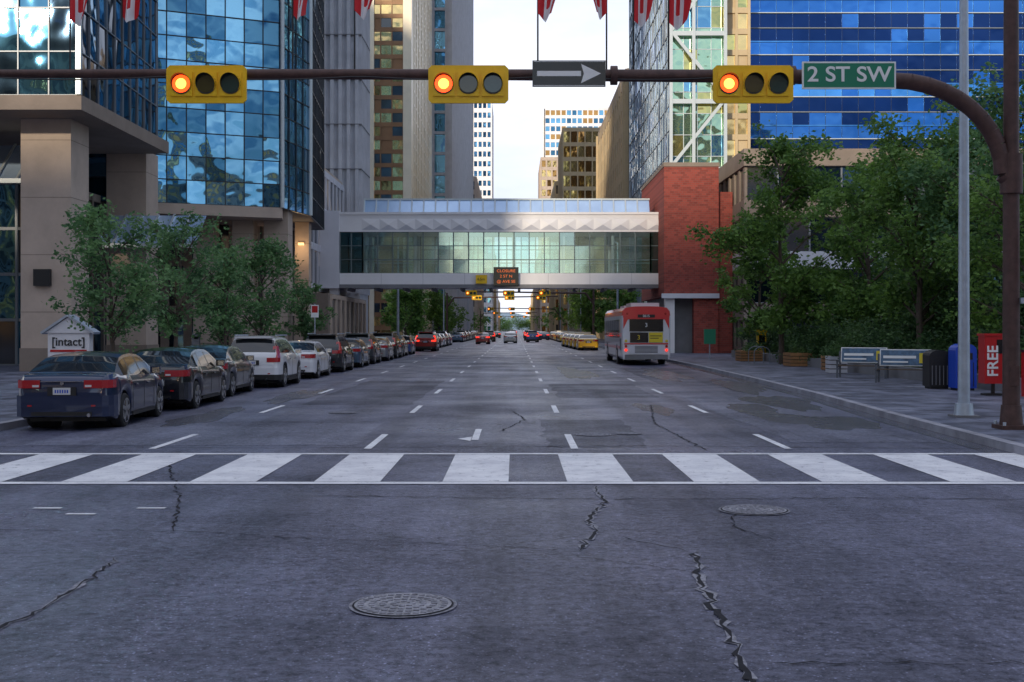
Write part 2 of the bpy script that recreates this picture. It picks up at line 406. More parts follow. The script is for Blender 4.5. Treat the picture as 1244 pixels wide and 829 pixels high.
mb.build('damp_patch',recentre=False)

mb=MB()
def crack(pts,w,edge=True):
    P=[]
    for a,b in zip(pts,pts[1:]):
        L=math.dist(a,b);n=max(2,int(L/.09))
        for i in range(n):
            t=i/n;P.append((a[0]+(b[0]-a[0])*t+R.gauss(0,.02),a[1]+(b[1]-a[1])*t+R.gauss(0,.03)))
    P.append(pts[-1])
    for kk,(ww,z,k) in enumerate((((w*2.2,.0062,'crackedge'),) if edge else ())+((w,.0074,'tar'),)):
        prev=None
        for i in range(len(P)):
            a=Vector(P[max(0,i-1)]);b=Vector(P[min(len(P)-1,i+1)]);d=(b-a).normalized();nn=Vector((-d.y,d.x))
            q=ww*R.uniform(.15,1.1)/2*(1 if 1<i<len(P)-2 else .2)
            c=Vector(P[i]); cur=(c+nn*q,c-nn*q*R.uniform(.3,1.4))
            if prev: mb.poly([(prev[1].x,prev[1].y,z),(cur[1].x,cur[1].y,z),(cur[0].x,cur[0].y,z),(prev[0].x,prev[0].y,z)],k)
            prev=cur
crack([(1.54,10.2),(1.42,9.3),(1.36,8.5),(1.33,7.45),(1.27,6.4),(1.1,5)],.05)
crack([(.94,14.5),(.99,13.1),(.74,12),(.76,11.2),(.55,10.2)],.045)
crack([(-5.0,17.2),(-3.8,13.5),(-3.2,11.2)],.03,False)
crack([(-3.4,6.4),(-3.26,7.5),(-3.2,8.2),(-3.3,10)],.035)
crack([(-2.5,13.6),(1,13.3),(4,13.4),(8,13.1)],.035,False)
crack([(1.54,10.2),(1.1,10.6),(.9,11.0)],.02,False)
crack([(1.3,6.8),(3,6.75),(5,6.9)],.02,False)
crack([(-6,11.3),(-3.2,11.2),(-1,10.6),(.6,10.2)],.018,False)
crack([(2.3,12.6),(2.1,11.5),(2.4,10.5)],.025,False)
crack([(-4,6.1),(-1.4,5.8)],.025,False)
crack([(-.3,22),(.2,25),(-.1,28)],.04,False); crack([(3,18.5),(2.8,24),(3.4,30)],.04,False)
crack([(-9,19.3),(-4,19.0),(2,19.4),(7.5,18.9)],.04,False)
mb.build('road_crack',recentre=False)

def manhole(x,y,r):
    mb=MB()
    N=40
    ring=lambda rr,z:[(x+rr*math.cos(2*math.pi*i/N),y+rr*math.sin(2*math.pi*i/N),z) for i in range(N)]
    mb.poly(ring(r,.009),'crackedge'); mb.poly(ring(r*.94,.012),'tar'); mb.poly(ring(r*.9,.015),'iron')
    for q in range(4):
        rr=r*(.18+.2*q)
        for i in range(0,8+8*q):
            t=2*math.pi*i/(8+8*q); cx,cy=x+rr*math.cos(t),y+rr*math.sin(t)
            mb.box(cx-.02,cx+.02,cy-.02,cy+.02,.015,.021,'crackedge')
    mb.build('manhole_cover')
manhole(-.77,8.2,.37); manhole(2.5,12.5,.37); manhole(1.4,21.4,.36); manhole(2.05,21.6,.25); manhole(-3.9,27,.33)

# ------------------------------------------------------------------ signal mast
def signal_head(mb,x,y,z,s=1.0,lit=True):
    w=.70*s;h=.33*s
    c=.06*s; pts=[(-w+c,-h),(w-c,-h),(w,-h+c),(w,h-c),(w-c,h),(-w+c,h),(-w,h-c),(-w,-h+c)]
    fr=[(x+a,y,z+b) for a,b in pts]; bk=[(x+a,y+.05,z+b) for a,b in pts]
    mb.poly(fr,'yellow'); mb.poly(bk[::-1],'yellow')
    for i in range(8): mb.poly([fr[i],bk[i],bk[(i+1)%8],fr[(i+1)%8]],'yellow')
    mb.box(x-w*.93,x+w*.93,y+.05,y+.25,z-h*.7,z+h*.7,'yellow')
    for i,dx in enumerate((-.43,0,.43)):
        cx=x+dx*s
        mb.box(cx-.19*s,cx+.19*s,y-.03,y+.002,z-.21*s,z+.21*s,'yellow')
        r=.155*s;N=20
        lens=['red_on','lens_a','lens_g'][i]
        mb.cyl((cx,y-.05,z),(cx,y-.031,z),r,r*1.02,N,lens)
        mb.cyl((cx,y-.045,z),(cx,y-.031,z),r*1.15,r*1.15,N,'black')
        if i==0: mb.cyl((cx,y-.056,z),(cx,y-.05,z),r*.5,r*.6,N,'red_core')
        for k in range(N):
            t0=2*math.pi*k/N;t1=2*math.pi*(k+1)/N;tm=(t0+t1)/2
            dep=lambda t:.03+.15*s*max(0,(math.sin(t)+.75)/1.75)
            if math.sin(tm)<-.8: continue
            p=lambda t,d,rr:(cx+rr*math.cos(t),y-d,z+rr*math.sin(t))
            mb.poly([p(t0,.03,r*1.14),p(t1,.03,r*1.14),p(t1,dep(t1),r*1.14),p(t0,dep(t0),r*1.14)],'yellow')
            mb.poly([p(t0,.03,r*1.09),p(t0,dep(t0),r*1.09),p(t1,dep(t1),r*1.09),p(t1,.03,r*1.09)],'black')
            mb.poly([p(t0,dep(t0),r*1.14),p(t1,dep(t1),r*1.14),p(t1,dep(t1),r*1.09),p(t0,dep(t0),r*1.09)],'yellow')
    mb.box(x-.05,x+.05,y+.06,y+.3,z-.1,z+.1,'rust')

Y=21.2; AZ=6.38
mast=empty('traffic_signal_mast',(8.8,Y,.13))
mb=MB(); mb.cyl((8.8,Y,.13),(8.8,Y,9.5),.15,.12,20,'rust'); mb.box(8.55,9.05,Y-.25,Y+.25,.13,.2,'rust'); mb.cyl((8.8,Y,.2),(8.8,Y,.55),.2,.17,20,'rust')
for a,b in ((-.2,-.2),(.2,-.2),(-.2,.2),(.2,.2)): mb.cyl((8.8+a,Y+b,.2),(8.8+a,Y+b,.26),.03,.03,8,'greysteel')
mb.box(8.72,8.88,Y-.165,Y-.14,.9,1.25,'rust')
mb.build('pole',mast,40)
mb=MB()
pts=[(8.75,Y,4.55)]
for i in range(0,11):
    t=math.radians(9*i); pts.append((8.65-1.95*(1-math.cos(t)),Y,4.65+1.66*math.sin(t)))
pts+= [(5.0,Y,AZ),(0,Y,AZ+.03),(-6,Y,AZ+.05),(-11.5,Y,AZ+.05)]
rs=[.15]*2+[.145]*10+[.125,.10,.085,.07]; rs=rs[:len(pts)]
mb.tube(pts,rs,16,'rust'); mb.cyl((8.8,Y,4.3),(8.8,Y,5.0),.19,.19,16,'rust')
for q in (1.75,4.9): mb.cyl((q-.06,Y,AZ+.02),(q+.06,Y,AZ+.02),.17,.17,14,'rust')
mb.build('arm',mast,50)
mb=MB(); cp=[]
for i in range(40):
    t=i/39; X=-9.5+13.5*t; cp.append((X,Y-.12,AZ-.02-.06*abs(math.sin(t*math.pi*4))))
mb.tube(cp,[.012]*40,5,'black'); mb.build('signal_cable',mast)
for sx in (-5.40,-.82,4.16):
    mb=MB(); signal_head(mb,sx,Y-.32,AZ-.2); mb.build('signal_head',mast)
mb=MB(); mb.box(5.02,6.66,Y-.3,Y-.27,AZ-.28,AZ+.20,'signwhite'); mb.box(5.05,6.63,Y-.305,Y-.3,AZ-.25,AZ+.17,'green'); 
for q in (5.3,6.3): mb.box(q,q+.06,Y-.27,Y,AZ-.1,AZ+.1,'greysteel')
mb.build('street_name_sign',mast)
text('street_name_text','2 ST SW',.37,(5.84,Y-.308,AZ-.035),'signwhite',mast,sx=1.1,off=.006)
mb=MB(); mb.box(.30,1.58,Y-.3,Y-.27,AZ-.24,AZ+.22,'blackgloss')
z=AZ-.01; yy=Y-.304
mb.poly([(.38,yy,z-.045),(1.15,yy,z-.045),(1.15,yy,z+.045),(.38,yy,z+.045)],'signwhite')
mb.poly([(1.15,yy,z-.17),(1.5,yy,z),(1.15,yy,z+.17),(1.2,yy,z)],'signwhite')
for x0,x1,z0,z1 in ((.32,1.56,AZ+.195,AZ+.205),(.32,1.56,AZ-.225,AZ-.215)): mb.poly([(x0,yy,z0),(x1,yy,z0),(x1,yy,z1),(x0,yy,z1)],'signwhite')
mb.box(.9,1.0,Y-.27,Y,AZ-.1,AZ+.1,'rust'); mb.build('one_way_sign',mast)
mb=MB(); mb.box(8.98,9.28,Y-.2,Y-.18,2.2,2.62,'signwhite'); mb.box(9.0,9.26,Y-.205,Y-.2,2.38,2.6,'blackgloss'); mb.box(8.9,9.0,Y-.19,Y-.1,2.35,2.45,'greysteel')
mb.box(9.0,9.5,Y-.22,Y-.2,2.75,3.7,'redbox'); mb.build('small_signs',mast)

def flag(px,zb,sway,seed):
    rr=random.Random(seed); e=empty('flag',(px,Y,AZ+.1)); sg=.8+.4*rr.random()
    mb=MB(); mb.cyl((px,Y,AZ+.05),(px,Y,AZ+3.0),.016,.012,8,'black'); mb.build('flag_pole',e)
    mb=MB(); nu,nv=20,14
    def P(i,j):
        u=i/nu;v=j/nv
        w=.5*(1-.5*v)*sg
        fx=px+sway*(u*w+.05*math.sin(v*4+seed+u*3)*u); fy=Y+.10*math.sin(u*8+seed+v*1.5)*(.2+u)
        zz=AZ+2.7-v*(AZ+2.7-zb)-.25*u*(1-v)+.28*abs(u-.45)*v*sg
        return (fx,fy,zz)
    for i in range(nu):
        for j in range(nv):
            u=(i+.5)/nu
            mb.poly([P(i,j),P(i+1,j),P(i+1,j+1),P(i,j+1)],'red' if (u<.3 or u>.74 or (abs(u-.5)<.1 and .35<(j/nv)<.8)) else 'flagwhite')
    mb.build('cloth',e,60)
for px,zb,sw in ((-7.9,7.28,1),(-6.98,7.32,1),(-3.95,7.36,1),(-2.85,7.4,1),(.40,7.35,1),(1.62,7.4,-1),(2.1,7.26,1),(2.72,7.2,1)): flag(px,zb,sw,int(px*10)+50)

def lamp(x,y,h,arm=-2.2):
    e=empty('street_lamp',(x,y,.13)); mb=MB()
    mb.cyl((x,y,.13),(x,y,h),.12,.075,18,'greysteel'); mb.cyl((x,y,.13),(x,y,.4),.2,.17,18,'greysteel'); mb.box(x-.24,x+.24,y-.24,y+.24,.13,.17,'conc_dark')
    mb.tube([(x,y,h-.1),(x+arm*.4,y,h+.5),(x+arm,y,h+.7)],[.06,.05,.04],10,'greysteel')
    mb.build('pole',e,45)
    mb=MB(); s=1 if arm>0 else -1; mb.box(min(x+arm,x+arm+s*.7),max(x+arm,x+arm+s*.7),y-.14,y+.14,h+.62,h+.76,'greysteel'); mb.box(min(x+arm,x+arm+s*.6),max(x+arm,x+arm+s*.6),y-.1,y+.1,h+.59,h+.62,'headl'); mb.build('luminaire',e)
lamp(9.05,24.1,10.5)
for yy in (112,175,215,255): lamp(9.6,yy,10)
for yy in (105,172,215,260): lamp(-10.3,yy,10,2.2)

def far_mast(yy,side=1):
    e=empty('traffic_signal_mast',(9.6*side,yy,.13)); mb=MB()
    mb.cyl((9.6*side,yy,.13),(9.6*side,yy,7),.15,.12,12,'rust'); mb.tube([(9.6*side,yy,5.0),(8.6*side,yy,6.3),(-6*side,yy,6.5)],[.12,.12,.08],10,'rust'); mb.build('pole',e)
    for sx in (-5.4,-.8,3.6):
        mb=MB(); signal_head(mb,sx,yy-.3,6.3); mb.build('signal_head',e)
far_mast(146.5); far_mast(168,-1); far_mast(262); far_mast(330,-1); far_mast(430)

# ------------------------------------------------------------------ skybridge
br=empty('skybridge',(0,93,5))
mb=MB(); y0,y1=91,96
mb.box(-13.4,12.05,y0,y1,5.1,6.15,'white'); mb.box(-13.4,12.05,y0,y1,9.3,10.75,'white')
mb.box(-13.6,12.05,y0-.12,y0,5.02,5.3,'conc_dark'); mb.box(-13.4,12.05,y0-.1,y0,10.62,10.8,'white')
mb.box(-14.9,-13.403,y0-.2,y1+.2,5.0,10.9,'offwhite')
nb=18; W=(12.0+13.35)/nb
def bsec(xa,xb,n,gl,yb,flip=False):
    a,b=((xa,yb),(xb,yb)) if not flip else ((xb,yb),(xa,yb))
    facade(mb,a,b,6.15,9.3,n,3,gl,'frame_b',mw=.08,mh=.05,md=.05,jit=.006)
bsec(-13.35,-13.35+W*1.2,2,['brg_g2'],y0+.15); bsec(-13.35+W*1.2,12.0-W*1.2,19,['brg_g','brg_g','brg_g','brg_g','brg_g1'],y0+.15); bsec(12.0-W*1.2,12.0,2,['brg_g2'],y0+.15)
bsec(-13.35,12,22,['brg_g','brg_g','brg_g1'],y1-.15,True)
for i in range(7): mb.cyl((-11.5+i*3.8,y0+.9,6.15),(-11.5+i*3.8,y0+.9,9.3),.13,.13,10,'white'); mb.cyl((-11.5+i*3.8,y1-.9,6.15),(-11.5+i*3.8,y1-.9,9.3),.13,.13,10,'white')
mb.box(-13.3,12,y0+.5,y0+.55,7.15,7.2,'greysteel'); mb.box(-13.3,12,y1-.55,y1-.5,7.15,7.2,'greysteel')
k=-11.7
while k<10.2:
    c=(k+.68,y0-.12,9.85); A=(k,y0-.01,9.45);B=(k+1.36,y0-.01,9.45);C=(k+1.36,y0-.01,10.3);D=(k,y0-.01,10.3)
    for a,b,m in ((A,B,'offwhite'),(B,C,'white'),(C,D,'white'),(D,A,'white')): mb.poly([a,b,c],m)
    k+=1.36
N=24
for i in range(N):
    xa=-11.6+21.9*i/N; xb=-11.6+21.9*(i+1)/N
    mb.poly([(xa,y0+.6,10.76),(xb,y0+.6,10.76),(xb,y0+1.1,11.85),(xa,y0+1.1,11.85)],'sky_g')
    mb.poly([(xb,y1-.6,10.76),(xa,y1-.6,10.76),(xa,y1-1.1,11.85),(xb,y1-1.1,11.85)],'sky_g')
    mb.obox((xa-.05,y0+.52,10.76),(.1,0,0),(0,.08,0),(0,.5,1.12),'frame_w')
mb.poly([(-11.6,y0+1.1,11.85),(10.3,y0+1.1,11.85),(10.3,y1-1.1,11.85),(-11.6,y1-1.1,11.85)],'sky_g')
mb.box(-11.65,10.35,y0+1.0,y0+1.08,11.84,11.96,'frame_w')
for i in range(12): mb.box(-13+i*2.2,-12.8+i*2.2,y0+.2,y1-.2,4.85,5.09,'conc_dark')
for i in range(9): mb.box(-13.4+i*3.18,-13.385+i*3.18,y0-.004,y0,5.3,6.15,'conc_dark')
mb.build('bridge_deck',br)
mb=MB(); mb.box(-1.65,.25,y0-.35,y0-.13,5.2,6.6,'blackgloss'); mb.box(-3.0,-2.15,y0-.3,y0-.13,5.35,6.0,'yellow'); mb.build('sign_housing',br)
for i,(t) in enumerate(('CLOSURE','2 ST N','@ AVE SE')): text('led_text',t,.30,(-.7,y0-.36,6.3-.4*i),'ledamber',br,sx=1.1)
text('lane_text','4.5m',.3,(-2.6,y0-.31,5.68),'black',br)
mb=MB()
for x in (12.3,13.9): mb.box(x,x+.65,y0+.1,y0+.9,.13,5.0,'white')
mb.box(-14.2,-13.5,y0+.3,y0+1.2,.13,5.0,'offwhite'); mb.box(-14.2,-13.5,y1-1.2,y1-.3,.13,5.0,'offwhite'); mb.build('bridge_columns',br)

# ------------------------------------------------------------------ left office building
lb=MB()
A=[(-36,48),(-17.5,48),(-18.0,60),(-21,63.5),(-36,63.5)]
tower(None,A,11.3,64,1.25,1.75,['teal_dk','teal_g2','teal_dk','teal_dk','teal_g2'],'frame_g',mb=lb,mw=.05,mh=.05,md=.05,jit=.015,roofm='conc_dark')
B=[(-21,64.5),(-13.3,68),(-12.5,72.6),(-13.3,83),(-36,83),(-36,64.5)]
tower(None,B,8.8,64,1.05,1.3,['teal_g','teal_g','teal_g','teal_g2','teal_g2'],'frame_d',mb=lb,mw=.05,mh=.05,md=.04,jit=.012,roofm='conc_dark')
lb.box(-17.6,-17.4,47.8,48.0,11.3,64,'frame_w')
lb.cyl((-13.25,67.9,8.8),(-13.25,67.9,64),.13,.13,10,'frame_w'); lb.cyl((-12.45,72.6,8.8),(-12.45,72.6,64),.13,.13,10,'frame_w')
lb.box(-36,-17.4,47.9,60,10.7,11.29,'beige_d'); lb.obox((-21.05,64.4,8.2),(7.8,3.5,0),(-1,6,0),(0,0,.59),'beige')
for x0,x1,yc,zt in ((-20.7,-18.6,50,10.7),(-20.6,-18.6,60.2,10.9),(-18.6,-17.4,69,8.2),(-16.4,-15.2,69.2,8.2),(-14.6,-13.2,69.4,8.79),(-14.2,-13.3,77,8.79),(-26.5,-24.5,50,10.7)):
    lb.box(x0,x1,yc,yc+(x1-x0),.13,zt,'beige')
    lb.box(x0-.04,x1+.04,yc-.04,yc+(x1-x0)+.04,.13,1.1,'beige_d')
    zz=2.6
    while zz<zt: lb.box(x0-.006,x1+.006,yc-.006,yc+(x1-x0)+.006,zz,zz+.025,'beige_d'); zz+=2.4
facade(lb,(-36,58.0),(-22.5,58.0),.13,11.2,8,5,['win_d','teal_dk','win_d','teal_g2'],'frame_g',mw=.12,mh=.15,md=.1,jit=.01)
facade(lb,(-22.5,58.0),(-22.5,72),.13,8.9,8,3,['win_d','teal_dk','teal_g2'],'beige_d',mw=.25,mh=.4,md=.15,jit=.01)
facade(lb,(-22.5,72),(-16,73.5),.13,8.9,5,3,['win_d','win_d','teal_dk'],'beige',mw=.5,mh=.5,md=.2,jit=.01)
facade(lb,(-16,73.5),(-15,84),.13,8.9,6,3,['win_d','teal_dk'],'beige',mw=.45,mh=.5,md=.2,jit=.01)
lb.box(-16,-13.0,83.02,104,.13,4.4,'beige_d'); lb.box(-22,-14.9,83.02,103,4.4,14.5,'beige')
facade(lb,(-14.88,84),(-14.88,103),5,14,10,3,['win_d','teal_dk'],'offwhite',mw=.2,mh=.5,md=.1)
facade(lb,(-12.98,84),(-12.98,103),.4,4.2,8,1,['win_d','teal_dk'],'beige',mw=.4,mh=.3,md=.1)
for (cx,cy,w,zb,zt) in ((-23.5,54,5.5,8.4,10.2),(-17.9,60,4.8,6.0,7.6)):
    n=6
    for i in range(n):
        xa=cx-w/2+w*i/n; xb=cx-w/2+w*(i+1)/n
        lb.poly([(xa,cy-2,zb),(xb,cy-2,zb),(xb,cy,zt),(xa,cy,zt)],'sky_g')
        lb.obox((xa-.05,cy-2.05,zb),(.1,0,0),(0,2.05,zt-zb),(0,-.03,.08),'frame_w')
    lb.box(cx-w/2,cx+w/2,cy-2.1,cy-2.02,zb-.15,zb+.05,'frame_w')
lb.box(-20.1,-19.4,49.8,49.98,3.7,4.4,'black')
lb.box(-13.95,-13.6,76.75,76.95,7.3,7.45,'lampwarm')
lb.box(-22.3,-21.0,57.5,57.98,3.2,3.9,'signwhite'); 
lb.build('office_building')
pl_=bpy.data.lights.new('column_lamp','POINT'); pl_.energy=45; pl_.color=(1,.66,.34); pl_.shadow_soft_size=.15
po=bpy.data.objects.new('column_lamp',pl_); scene.collection.objects.link(po); po.location=(-13.8,76.0,7.0)

e=empty('monument_sign',(-17.2,46,.13)); mb=MB()
mb.box(-18.0,-16.4,46,46.4,.13,1.75,'white'); mb.poly([(-18.1,45.95,1.75),(-16.3,45.95,1.75),(-17.2,45.95,2.35)],'white'); mb.poly([(-16.3,46.45,1.75),(-18.1,46.45,1.75),(-17.2,46.45,2.35)],'white')
mb.obox((-18.2,45.85,1.7),(1.0,0,.68),(0,.7,0),(-.04,0,.08),'greysteel'); mb.obox((-16.2,45.85,1.7),(-1.0,0,.68),(0,.7,0),(.04,0,.08),'greysteel')
mb.box(-17.9,-16.5,45.98,45.998,1.02,1.1,'redbox'); mb.build('sign_body',e)
text('sign_text','[intact]',.45,(-17.2,45.98,1.4),'black',e,off=.006)

mb=MB(); mb.box(-19,-13.55,104.2,110,0.13,75,'concrete')
k=-19
while k<-13.7: mb.box(k,k+.32,103.95,104.2,5,75,'concrete'); k+=.72
k=104.3
while k<110: mb.box(-13.55,-13.4,k,k+.3,5,75,'concrete'); k+=.8
zz=8
while zz<75: mb.box(-19.02,-13.38,103.93,110.02,zz,zz+.08,'conc_dark'); zz+=3.9
mb.build('concrete_tower')

mb=MB()
tower(None,[(-30,167.5),(-15.7,167.5),(-15.7,206),(-30,206)],.13,120,1.6,1.9,['gold_g','gold_g','gold_g2','gold_g2','bronze','win_d'],'bronze',mb=mb,mw=.16,mh=.6,md=.14,skip=(1,))
mb.box(-15.69,-14.5,167.0,170,.13,122,'cream')
facade(mb,(-14.7,170),(-14.7,206),.13,120,12,60,['gold_g2','gold_g2','cream'],'cream',mw=1.1,mh=.3,md=.3)
mb.box(-30,-14.6,206,207.6,.13,121,'cream')
k=-30
while k<-16: mb.box(k,k+.7,167.1,167.5,.13,120,'cream'); k+=4.77
mb.build('gold_glass_tower')
mb=MB()
tower(None,rect(-34,-11.8,212,318),.13,150,3.0,3.7,['teal_g','teal_g2'],'concrete',mb=mb,mw=1.3,mh=.5,md=.5)
mb.build('grey_concrete_tower')
tower('white_striped_tower',rect(-32,-8.8,440,470),.13,86,1.6,3.6,['teal_g2','teal_g'],'white',mw=.5,mh=1.6,md=.2)
tower('office_block',rect(-40,-11,335,400),.13,44,3,3.8,['win_d','teal_dk'],'beige',mw=.9,mh=1.4,md=.25)
tower('office_block',rect(-40,-9.9,480,540),.13,58,3,3.8,['win_d','teal_dk'],'goldstone',mw=.9,mh=1.4,md=.25)

# ------------------------------------------------------------------ right side
mb=MB()
mb.box(10.9,14.9,87.5,103,4.3,13.8,'brick'); mb.box(10.85,14.95,87.45,103.05,13.8,14.1,'beige_d'); mb.box(14.9,16,88,103,.13,12,'brick')
mb.box(11.4,14.9,89,103,.13,4.3,'conc_dark'); mb.box(11.0,11.7,87.7,88.4,.13,4.3,'white'); mb.box(13.1,14.89,87.7,88.4,.13,4.3,'brick')
mb.box(10.7,14.9,87.2,87.5,4.15,4.5,'offwhite')
mb.build('brick_building')
mb=MB()
P=[(13.7,106),(18.6,106),(18.6,143.5),(13.7,143.5)]
tower(None,P,.13,78,1.25,1.9,['green_g','green_g','green_g2','teal_g','green_g'],'frame_w',mb=mb,mw=.06,mh=.06,md=.04,jit=.02,skip=(3,1))
facade(mb,(13.7,143.5),(13.7,106),.13,78,22,36,['teal_g','teal_g','teal_g2','blue_g2','teal_g'],'frame_g',mw=.1,mh=.08,md=.04,jit=.02)
for z in np.arange(4,76,12.0):
    mb.obox((13.75,105.6,z),(0,-.25,0),(.0,0,.45),(4.8,0,6.0),'frame_w'); mb.obox((18.55,105.6,z+6),(0,-.25,0),(.0,0,.45),(-4.8,0,6.0),'frame_w')
    mb.box(13.6,18.7,105.36,105.62,z-.2,z+.2,'frame_w'); mb.box(13.6,18.7,105.36,105.62,z+5.8,z+6.2,'frame_w')
for x in (13.6,15.6,18.4): mb.box(x,x+.28,105.3,105.65,.13,78,'frame_w')
mb.build('glass_truss_tower')
mb=MB(); facade(mb,(18.75,107.5),(21,107.5),.13,80,2,42,['gold_g2','goldstone','green_g2'],'goldstone',mw=.25,mh=.5,md=.2); mb.box(18.75,21,107.7,130,.13,80,'goldstone'); mb.build('stone_clad_tower')
mb=MB()
nfl=26;fh=3.9
for j in range(nfl):
    z=4+j*fh
    a=R.choice(['blue_g','blue_g2','blue_g']); b=R.choice(['blue_dk','blue_g','blue_dk'])
    facade(mb,(21.2,111),(70,111),z,z+fh*.30,32,1,[a,a,a,a,a,'blue_g'],'frame_d',mw=.03,mh=.05,md=.03,jit=.003)
    facade(mb,(21.2,111),(70,111),z+fh*.32,z+fh*.62,32,1,[b,b,b,b,b,b,'blue_dk','blue_g'],'frame_d',mw=.03,mh=.05,md=.03,jit=.003)
    facade(mb,(21.2,111),(70,111),z+fh*.64,z+fh*.98,32,1,['blue_dk']*9+['blue_g'],'frame_d',mw=.03,mh=.05,md=.03,jit=.004)
    mb.box(21.1,70,110.85,111,z+fh*.98,z+fh,'frame_w'); mb.box(21.1,70,110.9,111,z+fh*.30,z+fh*.32,'blue_g2'); mb.box(21.1,70,110.9,111,z+fh*.62,z+fh*.64,'frame_g')
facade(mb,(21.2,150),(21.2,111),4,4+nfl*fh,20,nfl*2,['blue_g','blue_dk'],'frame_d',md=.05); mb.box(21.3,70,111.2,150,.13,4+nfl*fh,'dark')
mb.build('blue_glass_tower')
mb=MB()
for j in range(4):
    z=.13+j*3.6
    facade(mb,(16.2,84),(70,84),z,z+2.4,24,1,['win_d','teal_dk'],'frame_g',mw=.12,mh=.1,md=.08)
    mb.box(16,70,83.6,100,z+2.4,z+3.6,'offwhite' if j==1 else 'beige_d')
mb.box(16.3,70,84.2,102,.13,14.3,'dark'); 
facade(mb,(16.2,100),(16.2,84.2),.13,14,8,4,['win_d'],'beige_d',mw=.6,mh=1.0,md=.1)
mb.build('podium_building')
mb=MB()
facade(mb,(22,52),(22,40),.13,6.5,8,2,['win_d','teal_dk'],'frame_g',mw=.12,mh=.3,md=.1); facade(mb,(22,40),(60,40),.13,6.5,16,2,['win_d','teal_dk'],'frame_g',mw=.12,mh=.3,md=.1)
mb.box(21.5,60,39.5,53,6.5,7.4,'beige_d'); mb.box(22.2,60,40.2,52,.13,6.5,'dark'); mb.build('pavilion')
mb=MB()
tower(None,rect(15.8,34,169,224),.13,38,3.4,3.6,['win_d','teal_dk','gold_g'],'goldstone',mb=mb,mw=1.3,mh=1.5,md=.35); mb.box(15.5,34.2,168.7,224.2,36.5,38.6,'beige'); mb.box(19,33,176,215,38.6,42.5,'beige')
mb.build('stone_office_building')
tower('gold_glass_block',rect(12.0,34,300,330),.13,52,1.8,3.7,['gold_g','gold_g2','gold_g2'],'goldstone',mw=.3,mh=1.0,md=.2)
tower('gold_glass_block',rect(11.5,34,345,400),.13,44,1.8,3.7,['gold_g','gold_g2','win_d'],'goldstone',mw=.5,mh=1.2,md=.2)
tower('beige_tower',rect(9.7,24,450,490),.13,66,2,3.7,['gold_g','gold_g2'],'beige',mw=.6,mh=1.3,md=.25)
tower('white_grid_tower',rect(12.5,42,505,540),.13,95,2.2,3.4,['teal_g2','teal_g','gold_g'],'white',mw=.5,mh=1.3,md=.25)
tower('office_block',rect(13,40,232,290),.13,26,3,3.8,['win_d','teal_dk'],'beige',mw=.9,mh=1.4,md=.25)
for i,(x0,x1,y0_,y1_,h) in enumerate([(-40,-10.5,560,620,40),(-40,-11,640,720,30),(11,40,570,640,36),(10.5,40,660,760,24),(-60,-12,760,900,22),(12,60,800,950,20)]):
    tower('office_block',rect(x0,x1,y0_,y1_),0,h,4,4,['win_d','teal_dk'],R.choice(['beige','white','goldstone']),mw=1.4,mh=1.8,md=.2)
for (x0,x1,y0_,y1_,h,fr,gl) in [(-60,-16,-60,-16,28,'goldstone',['gold_g2','win_d']),(-60,-15,-110,-66,54,'white',['blue_g2','win_d']),
                                (16,60,-58,-17,22,'beige',['win_d','gold_g']),(15,60,-110,-62,50,'goldstone',['gold_g2','teal_g2']),
                                (-90,-50,0,11,40,'beige',['win_d']),(-110,-38,90,140,60,'white',['teal_g2'])]:
    tower('office_block',rect(x0,x1,y0_,y1_),.13 if y0_<0 or y0_>13 else 0,h,3.0,3.8,gl,fr,mw=.8,mh=1.3,md=.25)

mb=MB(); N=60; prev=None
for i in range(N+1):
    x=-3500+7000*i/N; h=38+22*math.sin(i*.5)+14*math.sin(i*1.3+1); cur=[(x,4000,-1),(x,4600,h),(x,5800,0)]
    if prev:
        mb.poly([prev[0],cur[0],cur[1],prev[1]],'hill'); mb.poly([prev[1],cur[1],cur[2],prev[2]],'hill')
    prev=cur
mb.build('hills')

# ------------------------------------------------------------------ trees
def leaves_mesh(name,centres,sizes,n,ls,seed,mt,gs=True):
    g=np.random.default_rng(seed); c=np.array(centres); s=np.array(sizes)
    w=s**2; idx=g.choice(len(c),n,p=w/w.sum())
    p=c[idx]+g.normal(size=(n,3))*(s[idx]*.45)[:,None]*np.array([1,1,.8])
    a=g.normal(size=(n,3)); a[:,2]*=.6; a/=np.linalg.norm(a,axis=1)[:,None]
    b=np.cross(a,g.normal(size=(n,3))); b/=np.linalg.norm(b,axis=1)[:,None]
    L=ls*g.uniform(.6,1.3,n)[:,None]; 
    v=np.empty((n,4,3)); v[:,0]=p-a*L; v[:,1]=p+b*L*.55; v[:,2]=p+a*L; v[:,3]=p-b*L*.55
    v[:,:,2]=np.maximum(v[:,:,2],.02)
    me=bpy.data.meshes.new(name); me.vertices.add(4*n); me.vertices.foreach_set("co",v.ravel())
    me.loops.add(4*n); me.loops.foreach_set("vertex_index",np.arange(4*n,dtype=np.int32))
    me.polygons.add(n); me.polygons.foreach_set("loop_start",np.arange(0,4*n,4,dtype=np.int32)); 
    me.update(calc_edges=True); me.validate(); me.materials.append(M[mt]); return me
